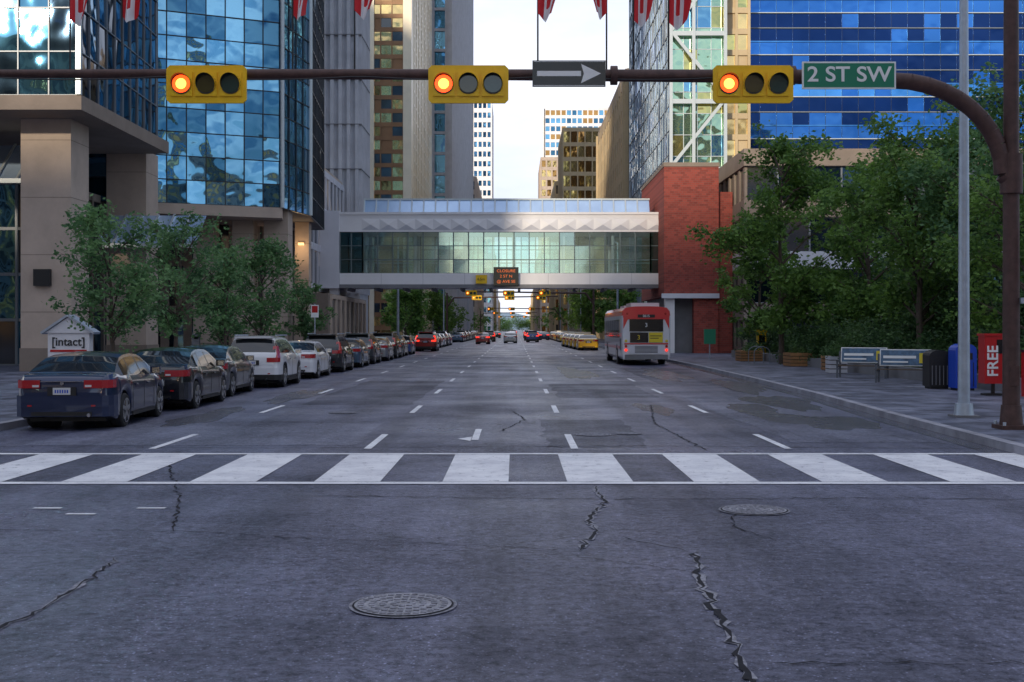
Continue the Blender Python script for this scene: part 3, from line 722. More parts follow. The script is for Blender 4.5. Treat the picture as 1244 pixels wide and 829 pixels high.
def tree(x,y,H,cr,cb,n,ls,seed,mt='leaf',name='street_tree',tr=.09,z0=.13,nb=17):
    rr=random.Random(seed); e=empty(name,(x,y,z0)); mb=MB(); cent=[];siz=[]
    lean=(rr.uniform(-.3,.3)*cr*.5,rr.uniform(-.3,.3)*cr*.5)
    pts=[];rs=[];T=H*.82;K=7
    for i in range(K+1):
        t=i/K; pts.append(Vector((x+lean[0]*t+rr.uniform(-.05,.05)*H*.12*(i>0),y+lean[1]*t+rr.uniform(-.05,.05)*H*.12*(i>0),z0+T*t))); rs.append(tr*(1-.8*t))
    mb.tube(pts,rs,8,'bark')
    for b in range(nb):
        an=rr.uniform(0,2*math.pi)
        hz=cb+(H*.97-cb)*((b+rr.random())/nb); zr=(hz-cb)/(H-cb); lim=cr*math.sqrt(max(.06,1-(2*zr-.8)**2/1.45))*rr.uniform(.45,1.15)
        en=Vector((x+lim*math.cos(an),y+lim*math.sin(an),z0+hz))
        t=min(.96,max(.22,(hz-lim*.8)/T)); i=min(K-1,int(t*K)); s=pts[i].lerp(pts[i+1],t*K-i)
        mid=s.lerp(en,.5)+Vector((0,0,.03*H*rr.random()))
        mb.tube([s,mid,en],[tr*.42,tr*.25,tr*.08],5,'bark')
        for q in range(6):
            o=s.lerp(en,rr.uniform(.45,1.12))+Vector([rr.gauss(0,cr*.13) for _ in range(3)])
            cent.append(tuple(o)); siz.append(cr*rr.uniform(.10,.30))
            mb.cyl(mid,o,tr*.10,tr*.03,4,'bark')
    mb.build('trunk_and_limbs',e)
    c2=[(a-x,b-y,c-z0) for a,b,c in cent]
    me=leaves_mesh('leaves',c2,siz,n,ls,seed,mt); o=bpy.data.objects.new('leaves',me); scene.collection.objects.link(o); o.parent=e
tree(-11.6,34.5,5.4,1.75,2.0,4200,.075,1,'leaf2')
tree(-11.6,40.5,5.9,1.7,2.1,4400,.08,2,'leaf2')
tree(-11.6,47.5,5.3,1.6,1.9,4200,.085,23,'leaf2')
tree(-11.4,54,6.0,2.1,1.8,5500,.09,4,'leaf2')
tree(-12.3,70,4.6,1.3,1.4,2600,.1,5,'leaf2')
tree(13.6,61,12.2,3.0,2.4,13500,.125,11,'leaf',tr=.16,nb=24)
tree(16.6,56,10.0,3.2,2.4,11500,.125,12,'leaf',tr=.15,nb=22)
tree(16.0,47,10.3,3.1,2.8,14000,.11,13,'leaf',tr=.16,nb=24)
tree(18.6,44,10.9,3.4,2.6,13500,.11,14,'leaf2',tr=.16,nb=22)
tree(15.9,37,8.8,2.5,2.6,11500,.09,15,'leaf',tr=.13,nb=20)
tree(14.6,71,8.5,2.6,2.0,8000,.13,16,'leaf',tr=.13)
tree(20.5,60,10.4,3.4,2.4,11000,.13,17,'leaf2',tr=.15,nb=22)
for i,(x,y,h,c) in enumerate([(-11.6,126,6.6,2.8),(-12.2,136,6,2.4),(-11.5,182,7.5,3),(-11.8,196,7,3),(11.4,126,6.5,2.2),(11.6,176,8,3.2),(11.5,190,8.5,3.4),(11.8,205,7.5,3),(11.3,134,5.5,2)]):
    tree(x,y,h,c,2,3500,.2,30+i,'leaf',tr=.12)
cs=[];sz=[]
for i in range(70):
    s=R.choice((-1,1)); cs.append((s*R.uniform(9.5,16),R.uniform(230,560),R.uniform(2.5,6.5))); sz.append(R.uniform(1.2,2.6))
for i in range(60): cs.append((R.uniform(-40,40),R.uniform(900,960),R.uniform(2,9))); sz.append(R.uniform(3,6))
me=leaves_mesh('distant_trees',cs,sz,26000,.42,99,'leaf'); o=bpy.data.objects.new('distant_trees',me); scene.collection.objects.link(o)

cs=[];sz=[]
for i in range(230):
    y=R.uniform(33,77); cs.append((13.9+R.uniform(0,4.6)+ (0 if y>40 else .8),y,R.uniform(.5,1.9))); sz.append(R.uniform(.35,.8))
for i in range(80): cs.append((R.uniform(16.5,22),R.uniform(34,60),R.uniform(1.2,3.2))); sz.append(R.uniform(.6,1.1))
me=leaves_mesh('shrubs',cs,sz,75000,.08,77,'hedge'); o=bpy.data.objects.new('shrubs',me); scene.collection.objects.link(o)
mb=MB(); mb.box(14.0,21,33,76,.13,.42,'soil'); mb.box(13.75,13.998,33,76,.13,.55,'conc_dark'); mb.box(13.75,21,32.75,32.998,.13,.55,'conc_dark'); mb.build('planting_bed')
def planter(x,y,w,l,h,k):
    mb=MB(); n=4
    for i in range(n): mb.box(x-w/2,x+w/2,y-l/2,y+l/2,.15+i*h/n,.13+(i+1)*h/n-.015,k)
    mb.box(x-w/2+.03,x+w/2-.03,y-l/2+.03,y+l/2-.03,.13,.13+h-.06,'soil')
    c=[(x+R.uniform(-w/2,w/2),y+R.uniform(-l/2,l/2),.13+h+R.uniform(0,.25)) for _ in range(8)]
    ob=mb.build('planter_box')
    me=leaves_mesh('plants',[(a-ob.location.x,b-ob.location.y,cc-ob.location.z) for a,b,cc in c],[.28]*8,900,.05,int(x*10+y),'hedge'); o=bpy.data.objects.new('plants',me); scene.collection.objects.link(o); o.parent=ob
planter(13.6,57,1.3,1.6,.65,'planter'); planter(13.9,51,1.3,1.6,.65,'planter'); planter(12.9,66,1.2,1.6,.6,'planter'); planter(12.9,48,.7,.7,.7,'concrete')

def bench(x,y,rz):
    e=empty('park_bench',(0,0,0)); mb=MB()
    for s in (-.85,.85):
        mb.box(s-.03,s+.03,-.25,-.19,0,.62,'benchsteel'); mb.box(s-.03,s+.03,.2,.26,0,.95,'benchsteel'); mb.box(s-.03,s+.03,-.25,.26,.58,.63,'benchsteel'); mb.box(s-.03,s+.03,-.25,.26,.38,.42,'benchsteel')
    for i in range(4): mb.box(-.9,.9,-.24+i*.115,-.24+i*.115+.095,.425,.455,'benchwood')
    a=mb.build('frame_and_seat',e,recentre=False)
    mb=MB(); mb.obox((-.82,.2,.55),(1.64,0,0),(0,.04,0),(0,.08,.55),'signwhite'); mb.obox((-.78,.192,.58),(1.56,0,0),(0,.005,0),(0,.071,.49),'ad_')
    mb.obox((-.70,.214,.80),(1.05,-.0,0),(0,-.004,0),(0,.013,.09),'signwhite'); mb.obox((-.70,.192,.66),(.8,0,0),(0,-.004,0),(0,.007,.05),'signwhite'); mb.obox((.45,.192,.65),(.26,0,0),(0,-.004,0),(0,.047,.33),'adyellow'); b=mb.build('backrest',e,recentre=False)
    e.location=(x,y,.13); e.rotation_euler=(0,0,math.radians(rz))
    for c in (a,b): c.matrix_parent_inverse=Matrix.Identity(4)
bench(12.55,43.2,-28); bench(12.75,39.2,-28)
def bin_(x,y,h,w,k,name):
    mb=MB(); mb.box(x-w/2,x+w/2,y-w/2,y+w/2,.2,.13+h*.86,k); mb.box(x-w/2+.05,x+w/2-.05,y-w/2+.05,y+w/2-.05,.13,.2,'black')
    N=8
    for i in range(N):
        t0=math.pi*i/N;t1=math.pi*(i+1)/N; f=lambda t:(x+w/2*math.cos(t),.13+h*.86+h*.14*math.sin(t))
        a=f(t0);b=f(t1); mb.poly([(a[0],y-w/2,a[1]),(b[0],y-w/2,b[1]),(b[0],y+w/2,b[1]),(a[0],y+w/2,a[1])][::-1],k)
        mb.poly([(x,y-w/2,.13+h*.86),(b[0],y-w/2,b[1]),(a[0],y-w/2,a[1])][::-1],k)
    mb.box(x-w*.3,x+w*.3,y-w/2-.01,y-w/2+.01,.13+h*.66,.13+h*.8,'black'); mb.box(x-w*.36,x+w*.36,y-w/2-.012,y-w/2,.13+h*.15,.13+h*.58,k)
    for i in range(5): mb.box(x-w*.4+i*w*.18,x-w*.4+i*w*.18+.02,y-w/2-.02,y-w/2-.012,.25,.13+h*.6,'black' if k!='black' else 'conc_dark')
    return mb.build(name)
bin_(12.55,35.6,1.15,.62,'black','litter_bin'); bin_(12.95,34.6,1.35,.6,'bluebox','recycling_bin')
def newsbox(x,y):
    e=empty('newspaper_box',(x,y,.13)); mb=MB()
    mb.box(x-.04,x+.04,y-.04,y+.04,.13,.5,'black'); mb.box(x-.25,x+.25,y-.2,y+.2,.13,.18,'black'); mb.box(x-.3,x+.3,y-.22,y+.22,.45,1.72,'redbox')
    mb.box(x-.33,x+.33,y-.25,y+.25,1.72,1.78,'redbox'); mb.box(x+.02,x+.26,y-.235,y-.22,1.25,1.62,'blackgloss'); mb.build('body',e)
    text('free_text','FREE',.40,(x-.08,y-.235,1.05),'signwhite',e,rot=(90,-90,0),off=.008)
newsbox(12.75,31.9)
mb=MB(); mb.box(13.3,13.75,31,31.4,.13,1.3,'redbox'); mb.box(13.27,13.78,30.97,31.43,1.3,1.36,'black'); mb.box(13.35,13.7,30.98,31,.8,1.2,'blackgloss'); mb.build('newspaper_box')
mb=MB(); mb.box(14.2,14.7,70,70.4,.13,1.7,'yellow'); mb.box(14.15,14.75,69.95,70.45,1.7,1.85,'yellow'); mb.box(14.28,14.62,69.98,70,1.1,1.55,'blackgloss'); mb.build('parking_machine')
mb=MB(); mb.box(11.3,12.0,71.5,71.6,1.0,1.9,'green'); mb.cyl((11.65,71.6,.13),(11.65,71.6,1.9),.04,.04,8,'greysteel'); mb.build('traffic_sign')
for i in range(2):
    mb=MB(); x=12.6;y=61+i*1.5; pts=[(x-.4,y,.13),(x-.4,y,.7)]+[(x-.4*math.cos(math.radians(a)),y,.7+.3*math.sin(math.radians(a))) for a in range(20,180,20)]+[(x+.4,y,.7),(x+.4,y,.13)]
    mb.tube(pts,[.025]*len(pts),8,'frame_g'); mb.build('bike_rack',None,50)
for x,y in ((-10.4,62),):
    mb=MB(); mb.cyl((x,y,.13),(x,y,3.2),.03,.03,8,'greysteel'); mb.box(x-.2,x+.2,y-.03,y-.01,2.5,3.15,'signwhite'); mb.box(x-.15,x+.15,y-.035,y-.03,2.75,3.1,'redbox'); mb.build('parking_sign')
for x,y in ((-12.8,48),(-13.4,50)):
    mb=MB(); mb.cyl((x,y,.13),(x,y,1.2),.035,.035,8,'greysteel'); mb.box(x-.12,x+.12,y-.1,y+.1,1.2,1.6,'conc_dark'); mb.cyl((x,y-.1,1.6),(x,y+.1,1.6),.12,.12,12,'conc_dark'); mb.build('parking_meter',None,40)

# ------------------------------------------------------------------ vehicles
def interp(tab,y):
    if y<=tab[0][0]: return tab[0][1]
    for a,b in zip(tab,tab[1:]):
        if y<=b[0]: return a[1]+(b[1]-a[1])*(y-a[0])/(b[0]-a[0])
    return tab[-1][1]
SPEC={
 'sedan':dict(L=4.65,top=[(0,.72),(.02,.92),(.07,1.0),(.18,1.045),(.55,1.075),(.9,1.25),(1.22,1.375),(1.6,1.435),(2.1,1.455),(2.6,1.43),(2.85,1.375),(3.25,1.18),(3.55,1.03),(3.9,.98),(4.3,.86),(4.55,.72),(4.65,.52)],
   belt=[(0,.70),(.04,.88),(.2,.96),(.6,.99),(1.2,.985),(3.0,.93),(3.55,.91),(4.1,.82),(4.5,.69),(4.65,.5)],
   hw=[(0,.74),(.06,.81),(.2,.865),(.45,.9),(1,.915),(3.5,.915),(4.1,.87),(4.4,.77),(4.58,.62),(4.65,.5)],
   rw=(.58,1.24),fw=(2.8,3.5),sw=(.98,3.15),pill=[(1.52,1.58),(2.28,2.38)],wy=(.98,3.72),wr=.33,tl=(.80,.95),arch=.385,plate=.76),
 'suv':dict(L=4.6,top=[(0,.78),(.02,1.0),(.08,1.13),(.2,1.28),(.36,1.5),(.45,1.6),(.6,1.645),(1.2,1.685),(2.0,1.69),(2.5,1.66),(2.75,1.6),(3.15,1.36),(3.45,1.15),(3.9,1.08),(4.25,.98),(4.5,.8),(4.6,.6)],
   belt=[(0,.76),(.04,.98),(.12,1.08),(.5,1.1),(3.0,1.04),(3.5,1.02),(4.1,.95),(4.45,.78),(4.6,.56)],
   hw=[(0,.76),(.06,.84),(.2,.89),(.5,.925),(3.6,.925),(4.1,.88),(4.4,.78),(4.55,.64),(4.6,.52)],
   rw=(.1,.44),fw=(2.72,3.42),sw=(.5,3.1),pill=[(1.28,1.36),(2.2,2.3)],wy=(.95,3.6),wr=.36,tl=(.98,1.32),arch=.42,plate=.84)}
_cache={}
def car(kind,color,x,y,rz=0,name='parked_car',brake=False,sign=False):
    key=(kind,color,brake,sign)
    if key not in _cache:
        S=SPEC[kind]; L=S['L']; mb=MB(); body=PAINT[color]
        ys=set([a for a,_ in S['top']]+[a for a,_ in S['belt']]+[a for a,_ in S['hw']]+list(S['rw'])+list(S['fw'])+list(S['sw']))
        for a,b in S['pill']: ys|={a,b}
        A=S['arch']
        for w in S['wy']:
            for k in range(13): ys.add(round(w-A*math.cos(math.pi*k/12),4))
        ys=sorted(ys); yy=[ys[0]]
        for v in ys[1:]:
            if v-yy[-1]>.008: yy.append(v)
        ys=yy
        def sec(y):
            hw=interp(S['hw'],y);bt=interp(S['belt'],y);tp=interp(S['top'],y);zb=.2 if .3<y<L-.3 else .27
            for w in S['wy']:
                if abs(y-w)<A: zb=max(zb,S['wr']+math.sqrt(max(0,A*A-(y-w)**2)))
            gh=max(.005,tp-bt); hr=max(.1,hw*.93-gh*.40)
            zm=zb+(bt-zb)*.5
            P=[(hw*.5,zb*.999),(hw*.95,zb),(hw*.995,zb+(bt-zb)*.2),(hw*1.0,zm),(hw*.985,zb+(bt-zb)*.78),(hw*.975,zb+(bt-zb)*.86),(hw*.94,bt)]
            fx,fz=hw*.93,bt+gh*.06; hx,hz=hr,bt+gh*.90
            P+=[(fx,fz),(fx+(hx-fx)*.88,fz+(hz-fz)*.86),(hx,hz),(hr*.55,bt+gh*.985),(0,tp)]
            return P
        secs=[sec(y) for y in ys]; n=len(secs[0])
        for side in (1,-1):
            V=[(side*px,y,pz) for y,P in zip(ys,secs) for px,pz in P]
            groups={}
            for i in range(len(ys)-1):
                ym=(ys[i]+ys[i+1])/2
                for j in range(n-1):
                    k=body
                    if j==0: k=M['black']
                    if j==7 and S['sw'][0]<ym<S['sw'][1]:
                        k=M['glass_car']
                        for a,b in S['pill']:
                            if a<ym<b: k=M['blackgloss']
                    if j==7 and kind=='suv' and ym<=S['sw'][0] and ym>.2: k=M['glass_car']
                    if j in (9,10) and (S['rw'][0]<ym<S['rw'][1] or S['fw'][0]<ym<S['fw'][1]): k=M['glass_car']
                    if j==1 and kind=='suv': k=M['black']
                    a=i*n+j;f=(a,a+1,a+1+n,a+n)
                    if side==1: f=f[::-1]
                    groups.setdefault(k,[]).append(f)
            b=len(mb.v); mb.v.extend(V)
            for k,fs in groups.items():
                mi=mb.mi(k)
                for f in fs: mb.f.append(tuple(b+q for q in f)); mb.m.append(mi)
            for idx,yv in ((0,ys[0]),(len(ys)-1,ys[-1])):
                P=secs[idx]; cap=[(side*px,yv,pz) for px,pz in P[1:]]+[(0,yv,P[0][1])]
                if (side==1)!=(idx==0): cap=cap[::-1]
                mb.poly(cap,body)
        def wrap(pts,z0,z1,k):
            for s in (1,-1):
                for a,b in zip(pts,pts[1:]):
                    q=[(s*a[0],a[1],z0),(s*b[0],b[1],z0),(s*b[0],b[1],z1),(s*a[0],a[1],z1)]
                    mb.poly(q if s==1 else q[::-1],k)
                q=[(s*p[0],p[1],z1) for p in pts]+[(s*pts[-1][0]*.85,pts[-1][1]+.0,z1),(s*pts[0][0],pts[0][1]+.1,z1)]
                mb.poly(q if s==1 else q[::-1],k)
                mb.poly([(s*p[0],p[1],z0) for p in pts]+[(s*pts[-1][0]*.85,pts[-1][1],z0),(s*pts[0][0],pts[0][1]+.1,z0)],k)
        h=S['hw']; 
        rear=[(0,-.04),(h[0][1],-.035),(h[1][1]+.03,.035),(h[2][1]+.025,.2),(h[3][1]+.012,.42),(h[3][1]+.004,.52)]
        lowk='black' if kind=='suv' else body
        wrap(rear,.44,.66,body); wrap([(a,b+.01) for a,b in rear],.27,.44,lowk)
        wrap([(0,-.045),(h[0][1]*.75,-.045)],.29,.36,'black')
        tk='tail_on' if brake else 'tail'
        t0,t1=S['tl']
        if kind=='sedan':
            wrap([(.40,-.014),(h[0][1]-.01,-.014),(h[1][1]+.012,.05),(h[2][1]+.01,.2),(h[3][1]-.006,.36)],t0,t1,tk)
            wrap([(.42,-.018),(h[0][1]-.2,-.018)],t0+.02,t0+.06,'plate')
            wrap([(0,-.016),(.40,-.016)],t1-.035,t1-.02,'chrome')
        else:
            wrap([(.50,-.012),(h[0][1]-.01,-.012),(h[1][1]+.012,.05),(h[2][1]+.008,.2)],t0-.14,t0,tk)
            for s in (1,-1):
                q=[(s*.66,.03,t0),(s*.85,.05,t0),(s*.78,.26,1.35),(s*.66,.24,1.35)]; mb.poly(q if s==1 else q[::-1],tk)
                q=[(s*.85,.05,t0),(s*.905,.2,t0),(s*.80,.40,1.35),(s*.78,.26,1.35)]; mb.poly(q if s==1 else q[::-1],tk)
            mb.box(-.6,.6,.30,.62,1.60,1.665,body)
            for s in (-.68,.64): mb.box(s,s+.04,.7,2.6,1.67,1.72,'greysteel')
        mb.box(-.26,.26,-.03,-.012,S['plate']-.1,S['plate']+.06,'black' ); mb.box(-.16,.16,-.036,-.028,S['plate']-.08,S['plate']+.05,'plate')
        for q in range(6): mb.box(-.125+q*.044,-.1+q*.044,-.038,-.036,S['plate']-.05,S['plate']+.01,'bluebox')
        mb.cyl((0,-.02,S['plate']+.13),(0,-.01,S['plate']+.13),.035,.035,12,'chrome')
        mb.cyl((.5,-.06,.3),(.5,.02,.3),.035,.035,10,'chrome')
        for s in (-.62,.54): mb.box(s,s+.08,-.05,-.035,.46,.49,'tail')
        fr=[(0,L+.02),(h[-1][1],L+.02),(h[-2][1]+.03,L-.05),(h[-3][1]+.02,L-.23),(h[-4][1]+.01,L-.5)]
        for s in (1,-1):
            for a,b in zip(fr[1:],fr[2:]):
                q=[(s*a[0],a[1],.6),(s*a[0],a[1],.72),(s*b[0],b[1],.78),(s*b[0],b[1],.64)]; mb.poly(q,'headl')
        mb.box(-.45,.45,L,L+.02,.35,.58,'black')
        HW=lambda y:interp(S['hw'],y)
        bz=interp(S['belt'],2)
        for s in (1,-1):
            for yd in (S['pill'][0][0]-.05,S['pill'][1][0]+.05,3.12):
                x0=HW(yd)*1.0; mb.box(min(s*x0,s*(x0+.003)),max(s*x0,s*(x0+.003)),yd-.006,yd+.006,.32,bz-.1,'black')
            for yd in (1.62,2.5):
                x0=HW(yd); mb.box(min(s*(x0-.02),s*(x0+.03)),max(s*(x0-.02),s*(x0+.03)),yd,yd+.18,bz-.17,bz-.14,'chrome' if kind=='suv' else body)
            x0=HW(3); mb.box(min(s*(x0-.05),s*(x0+.16)),max(s*(x0-.05),s*(x0+.16)),2.98,3.09,bz+.0,bz+.15,body)
            mb.box(min(s*(x0+.0),s*(x0+.15)),max(s*(x0+.0),s*(x0+.15)),2.97,2.98,bz+.02,bz+.13,'chrome')
            mb.box(min(s*.9,s*(x0+.006)),max(s*.9,s*(x0+.006)),1.45,3.2,.2,.27,'black')
        for wy in S['wy']:
            for s in (1,-1):
                r=S['wr']; xo=s*(HW(wy)-.01); xi=xo-s*.22
                mb.cyl((xi,wy,r),(xo-s*.03,wy,r),r,r,28,'rubber'); mb.cyl((xo-s*.03,wy,r),(xo,wy,r),r,r*.93,28,'rubber')
                mb.cyl((xo-s*.02,wy,r),(xo+s*.002,wy,r),r*.70,r*.70,24,'blackgloss')
                for q in range(5):
                    t=2*math.pi*q/5+.3; d=Vector((0,math.cos(t),math.sin(t))); e=Vector((0,-math.sin(t),math.cos(t)))
                    o=Vector((xo+s*.002,wy,r)); mb.obox(o-e*.035,e*.07,d*r*.68,Vector((s*.018,0,0)),'rim')
                for q in range(24):
                    t0_=2*math.pi*q/24;t1_=2*math.pi*(q+1)/24
                    f=lambda t,rr:(xo+s*.014,wy+rr*math.cos(t),r+rr*math.sin(t)); mb.poly([f(t0_,r*.66),f(t1_,r*.66),f(t1_,r*.72),f(t0_,r*.72)],'rim')
                mb.cyl((xo-s*.5,wy,r),(xo-s*.24,wy,r),A*.98,A*.98,20,'black')
        mb.box(-.7,.7,.35,L-.35,.16,.5,'black')
        if sign: mb.box(-.32,.32,1.95,2.2,1.45,1.62,'signwhite')
        ob=mb.build(name,None,38,recentre=False); _cache[key]=ob.data
    else:
        ob=bpy.data.objects.new(name,_cache[key]); scene.collection.objects.link(ob)
    ob.location=(x,y,0); ob.rotation_euler=(0,0,math.radians(rz)); return ob
car('sedan','navy',-8.42,22.2,3.0)
car('sedan','black',-8.5,27.6,.6)
car('sedan','graphite',-8.85,32.7,1)
car('suv','white',-8.45,38.2,.5,name='parked_suv')
car('sedan','white',-8.5,45.2)
car('suv','black',-8.45,51.8,0,name='parked_suv')
yy=58.2
seq=[('sedan','bluegrey'),('suv','graphite'),('sedan','silver'),('suv','black'),('sedan','graphite'),('sedan','blue')]
for k,c in seq: car(k,c,-8.45+R.uniform(-.15,.15),yy,R.uniform(-1,1),name='parked_car' if k=='sedan' else 'parked_suv'); yy+=5.9
car('suv','redd',-7.6,101,0,name='suv',brake=True)
yy=108
for k,c in [('sedan','black'),('suv','blue'),('sedan','navy'),('sedan','white'),('suv','graphite'),('sedan','blue')]: car(k,c,-8.4,yy,0); yy+=6
for i in range(12): car(*R.choice(seq),-8.4,172+i*6.3,0)
car('suv','black',-3.9,178,brake=True,name='suv'); car('sedan','silver',-.65,160,name='car'); car('suv','graphite',2.4,196,brake=True,name='suv'); car('sedan','navy',5.0,206,brake=True,name='car')
car('sedan','white',-.7,222,name='car'); car('suv','black',2.6,246,brake=True,name='suv'); car('sedan','black',-4,252,brake=True,name='car'); car('suv','white',-.5,300,name='suv',brake=True)
car('sedan','redd',-4.1,150,name='car',brake=True); car('suv','blue',2.5,172,name='suv',brake=True); car('sedan','black',-.6,262,name='car',brake=True); car('sedan','silver',4.6,232,name='car',brake=True)
for i in range(8): car('sedan','taxi',6.5-.12*i if i<4 else 6.0+.3*(i-4),106+i*5.6,0,name='taxi_cab',sign=True)
for i in range(9): car('sedan','taxi' if i%3!=2 else 'black',7.2,170+i*6.2,0,name='taxi_cab' if i%3!=2 else 'parked_car',sign=(i%3!=2))

def bus(x,y):
    e=empty('city_bus',(x,y,0)); L=12.2;w=1.28;H=3.05; mb=MB()
    prof=[(w*.93,.32),(w,.45),(w,1.2),(w,2.6),(w*.97,2.85),(w*.86,3.02),(w*.5,3.08),(0,3.09)]
    st=[(0,.95),(.12,1),(L-.25,1),(L,.93)]
    for s in (1,-1):
        for i in range(len(st)-1):
            for j in range(len(prof)-1):
                a,b=prof[j],prof[j+1]; (ya,fa),(yb,fb)=st[i],st[i+1]
                q=[(x+s*a[0]*fa,y+ya,a[1]),(x+s*b[0]*fa,y+ya,b[1]),(x+s*b[0]*fb,y+yb,b[1]),(x+s*a[0]*fb,y+yb,a[1])]
                mb.poly(q[::-1] if s==1 else q,'busred' if j>=3 else 'buswhite')
    for ya,f,fl in ((0,.95,False),(L,.93,True)):
        for (z0,z1,k) in ((.32,1.2,'buswhite'),(1.2,2.5,'buswhite'),(2.5,2.85,'busred')):
            q=[(x-w*f,y+ya,z0),(x+w*f,y+ya,z0),(x+w*f,y+ya,z1),(x-w*f,y+ya,z1)]; mb.poly(q[::-1] if fl else q,k)
        q=[(x-w*.97*f,y+ya,2.85),(x+w*.97*f,y+ya,2.85),(x+w*.86*f,y+ya,3.02),(x+w*.5*f,y+ya,3.08),(x-w*.5*f,y+ya,3.08),(x-w*.86*f,y+ya,3.02)]; mb.poly(q[::-1] if fl else q,'busred')
    mb.poly([(x-w*.93,y,.32),(x+w*.93,y,.32),(x+w*.93,y+L,.32),(x-w*.93,y+L,.32)],'black')
    mb.build('body',e,50)
    mb=MB(); r=y-.01
    mb.box(x-1.0,x+1.0,r-.02,r,2.4,2.78,'busred'); mb.box(x-.88,x+.88,r-.03,r-.02,1.78,2.42,'blackgloss')
    for s in (-1,1): mb.poly([(x+s*.92,r-.012,2.5),(x+s*1.2,r-.012,2.5),(x+s*1.2,r-.012,1.9)][::(1 if s<0 else -1)],'busred')
    mb.box(x-1.12,x+1.12,r-.10,r,.32,.56,'conc_dark'); mb.box(x-.9,x+.9,r-.025,r,.60,1.08,'offwhite'); mb.box(x-1.15,x+1.15,r-.027,r-.001,1.10,1.16,'busred')
    for i in range(6): mb.box(x-.6,x+.6,r-.035,r-.025,.66+i*.065,.69+i*.065,'black')
    mb.box(x-.85,x+.1,r-.04,r-.02,1.2,1.72,'blackgloss'); mb.box(x+.14,x+.86,r-.04,r-.02,1.2,1.72,'adyellow')
    mb.box(x+.2,x+.8,r-.043,r-.04,1.52,1.56,'black'); mb.box(x+.2,x+.65,r-.043,r-.04,1.40,1.44,'black')
    mb.box(x-.45,x+.45,r-.035,r-.03,2.5,2.66,'black')
    for s in (-1,1):
        for z,k in ((.8,'tail_on'),(1.0,'tail'),(1.28,'adyellow')): mb.cyl((x+s*1.06,r-.04,z),(x+s*1.06,r,z),.07,.07,14,k)
        mb.cyl((x+s*1.0,r-.03,2.7),(x+s*1.0,r,2.7),.06,.06,12,'tail')
    mb.box(x-.75,x+.75,y+.6,y+3.2,3.085,3.28,'buswhite'); mb.box(x-.7,x+.7,y+5,y+7.5,3.085,3.22,'buswhite')
    mb.build('rear_panels',e)
    mb=MB()
    for s in (-1,1):
        a,b=sorted((x+s*w,x+s*(w+.012)))
        for i in range(7): mb.box(a,b,y+1.3+i*1.45,y+1.3+i*1.45+1.32,1.45,2.4,'glass_car')
        mb.box(a,b,y+1.2,y+L-.6,.85,1.0,'busred'); mb.box(a,b,y+.3,y+1.1,.8,1.4,'conc_dark')
        for wy in (2.9,9.6):
            xo=x+s*(w+.012); mb.cyl((xo-s*.3,y+wy,.5),(xo+s*.004,y+wy,.5),.5,.5,26,'rubber'); mb.cyl((xo,y+wy,.5),(xo+s*.012,y+wy,.5),.29,.29,18,'rim'); mb.cyl((xo-s*.1,y+wy,.5),(xo-s*.001,y+wy,.5),.6,.6,20,'black')
    mb.build('windows_and_wheels',e)
    text('fleet_number','0615',.18,(x,y-.05,2.58),'signwhite',e); text('route_number','3',.34,(x-.4,y-.055,1.45),'adyellow',e); text('route_number','3',.3,(x,y-.045,2.1),'signwhite',e)
bus(6.85,62.5)

# ------------------------------------------------------------------ world, sun, camera
EL,ROT=15,202
w=bpy.data.worlds.new("World"); scene.world=w; w.use_nodes=True; nt=w.node_tree; N=nt.nodes; L=nt.links
bg=N["Background"]
sky=N.new("ShaderNodeTexSky"); sky.sky_type='NISHITA'; sky.sun_disc=False; sky.sun_elevation=math.radians(EL); sky.sun_rotation=math.radians(ROT); sky.air_density=1.0; sky.dust_density=.5; sky.ozone_density=3
tc=N.new("ShaderNodeTexCoord"); mp=N.new("ShaderNodeMapping"); mp.inputs["Scale"].default_value=(1.2,1.2,3.5); L.new(tc.outputs["Generated"],mp.inputs[0])
cn=N.new("ShaderNodeTexNoise"); cn.inputs["Scale"].default_value=2.2; cn.inputs["Detail"].default_value=8; cn.inputs["Roughness"].default_value=.55; L.new(mp.outputs[0],cn.inputs["Vector"])
rp=N.new("ShaderNodeValToRGB"); rp.color_ramp.elements[0].position=.45; rp.color_ramp.elements[1].position=.62; L.new(cn.outputs["Fac"],rp.inputs[0])
sx=N.new("ShaderNodeSeparateXYZ"); L.new(tc.outputs["Generated"],sx.inputs[0])
mr=N.new("ShaderNodeMapRange"); mr.inputs[1].default_value=-.1; mr.inputs[2].default_value=.8; mr.inputs[3].default_value=0; mr.inputs[4].default_value=.93; L.new(sx.outputs["Y"],mr.inputs[0])
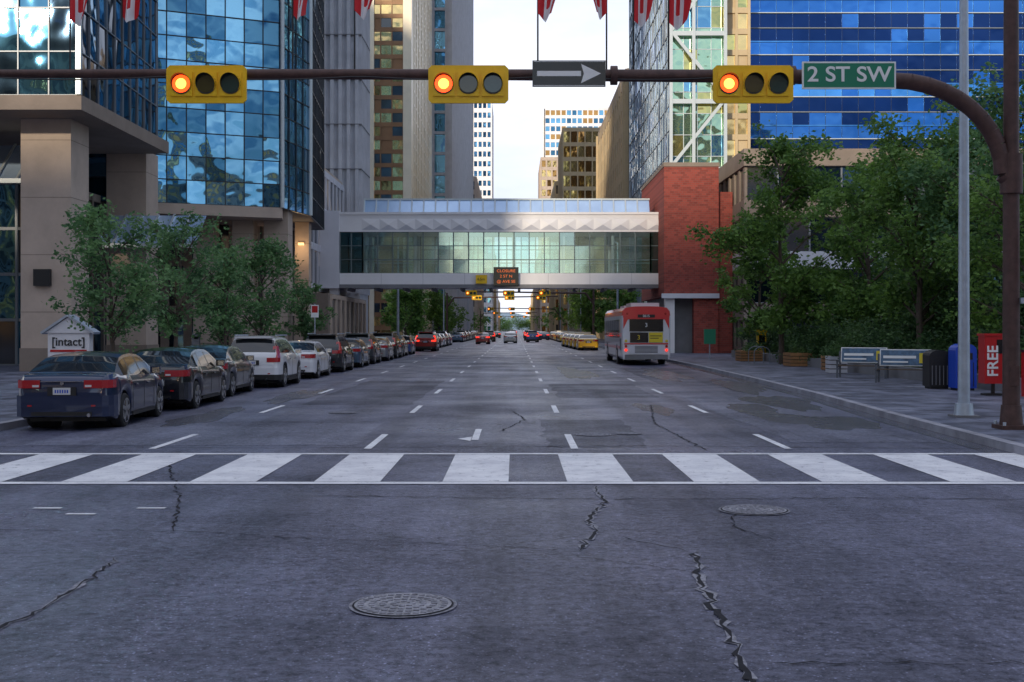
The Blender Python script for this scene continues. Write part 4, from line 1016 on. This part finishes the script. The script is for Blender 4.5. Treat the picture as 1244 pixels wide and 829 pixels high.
mxx=N.new("ShaderNodeMath"); mxx.operation='MAXIMUM'; ml=N.new("ShaderNodeMath"); ml.operation='MULTIPLY'; ml.inputs[1].default_value=.8; L.new(rp.outputs[0],ml.inputs[0]); L.new(ml.outputs[0],mxx.inputs[0]); L.new(mr.outputs[0],mxx.inputs[1])
# overhead cloud deck is bright and lights the street canyon
mz=N.new("ShaderNodeMapRange"); mz.inputs[1].default_value=.45; mz.inputs[2].default_value=.95; mz.inputs[3].default_value=0; mz.inputs[4].default_value=.75; L.new(sx.outputs["Z"],mz.inputs[0])
mx2=N.new("ShaderNodeMath"); mx2.operation='MAXIMUM'; L.new(mxx.outputs[0],mx2.inputs[0]); L.new(mz.outputs[0],mx2.inputs[1])
cc=N.new("ShaderNodeValToRGB"); cc.color_ramp.elements[0].position=.35; cc.color_ramp.elements[1].position=.62; cc.color_ramp.elements[0].color=(5.5,6.0,7.6,1); cc.color_ramp.elements[1].color=(8.2,8.3,9.0,1)
L.new(cn.outputs["Fac"],cc.inputs[0])
mix=N.new("ShaderNodeMix"); mix.data_type='RGBA'; L.new(mx2.outputs[0],mix.inputs[0]); L.new(sky.outputs[0],mix.inputs[6]); L.new(cc.outputs[0],mix.inputs[7])
L.new(mix.outputs[2],bg.inputs["Color"]); bg.inputs["Strength"].default_value=.15
sd=bpy.data.lights.new('sun','SUN'); sd.energy=3.4; sd.angle=math.radians(3); sd.color=(1,.86,.66)
so=bpy.data.objects.new('sun',sd); scene.collection.objects.link(so)
er,rr_=math.radians(EL),math.radians(ROT); d=Vector((math.sin(rr_)*math.cos(er),math.cos(rr_)*math.cos(er),math.sin(er)))
so.rotation_euler=d.to_track_quat('Z','Y').to_euler(); so.location=(-30,-60,60)
cd=bpy.data.cameras.new('camera'); cam=bpy.data.objects.new('camera',cd); scene.collection.objects.link(cam)
cam.location=(0,0,1.9); cam.rotation_euler=(math.radians(90),0,0); cd.lens=42; cd.sensor_width=36; cd.shift_x=-.0032; cd.shift_y=-.0117; cd.clip_end=9000; cd.clip_start=.1
scene.camera=cam
scene.view_settings.view_transform='Standard'; scene.view_settings.look='None'; scene.view_settings.exposure=0
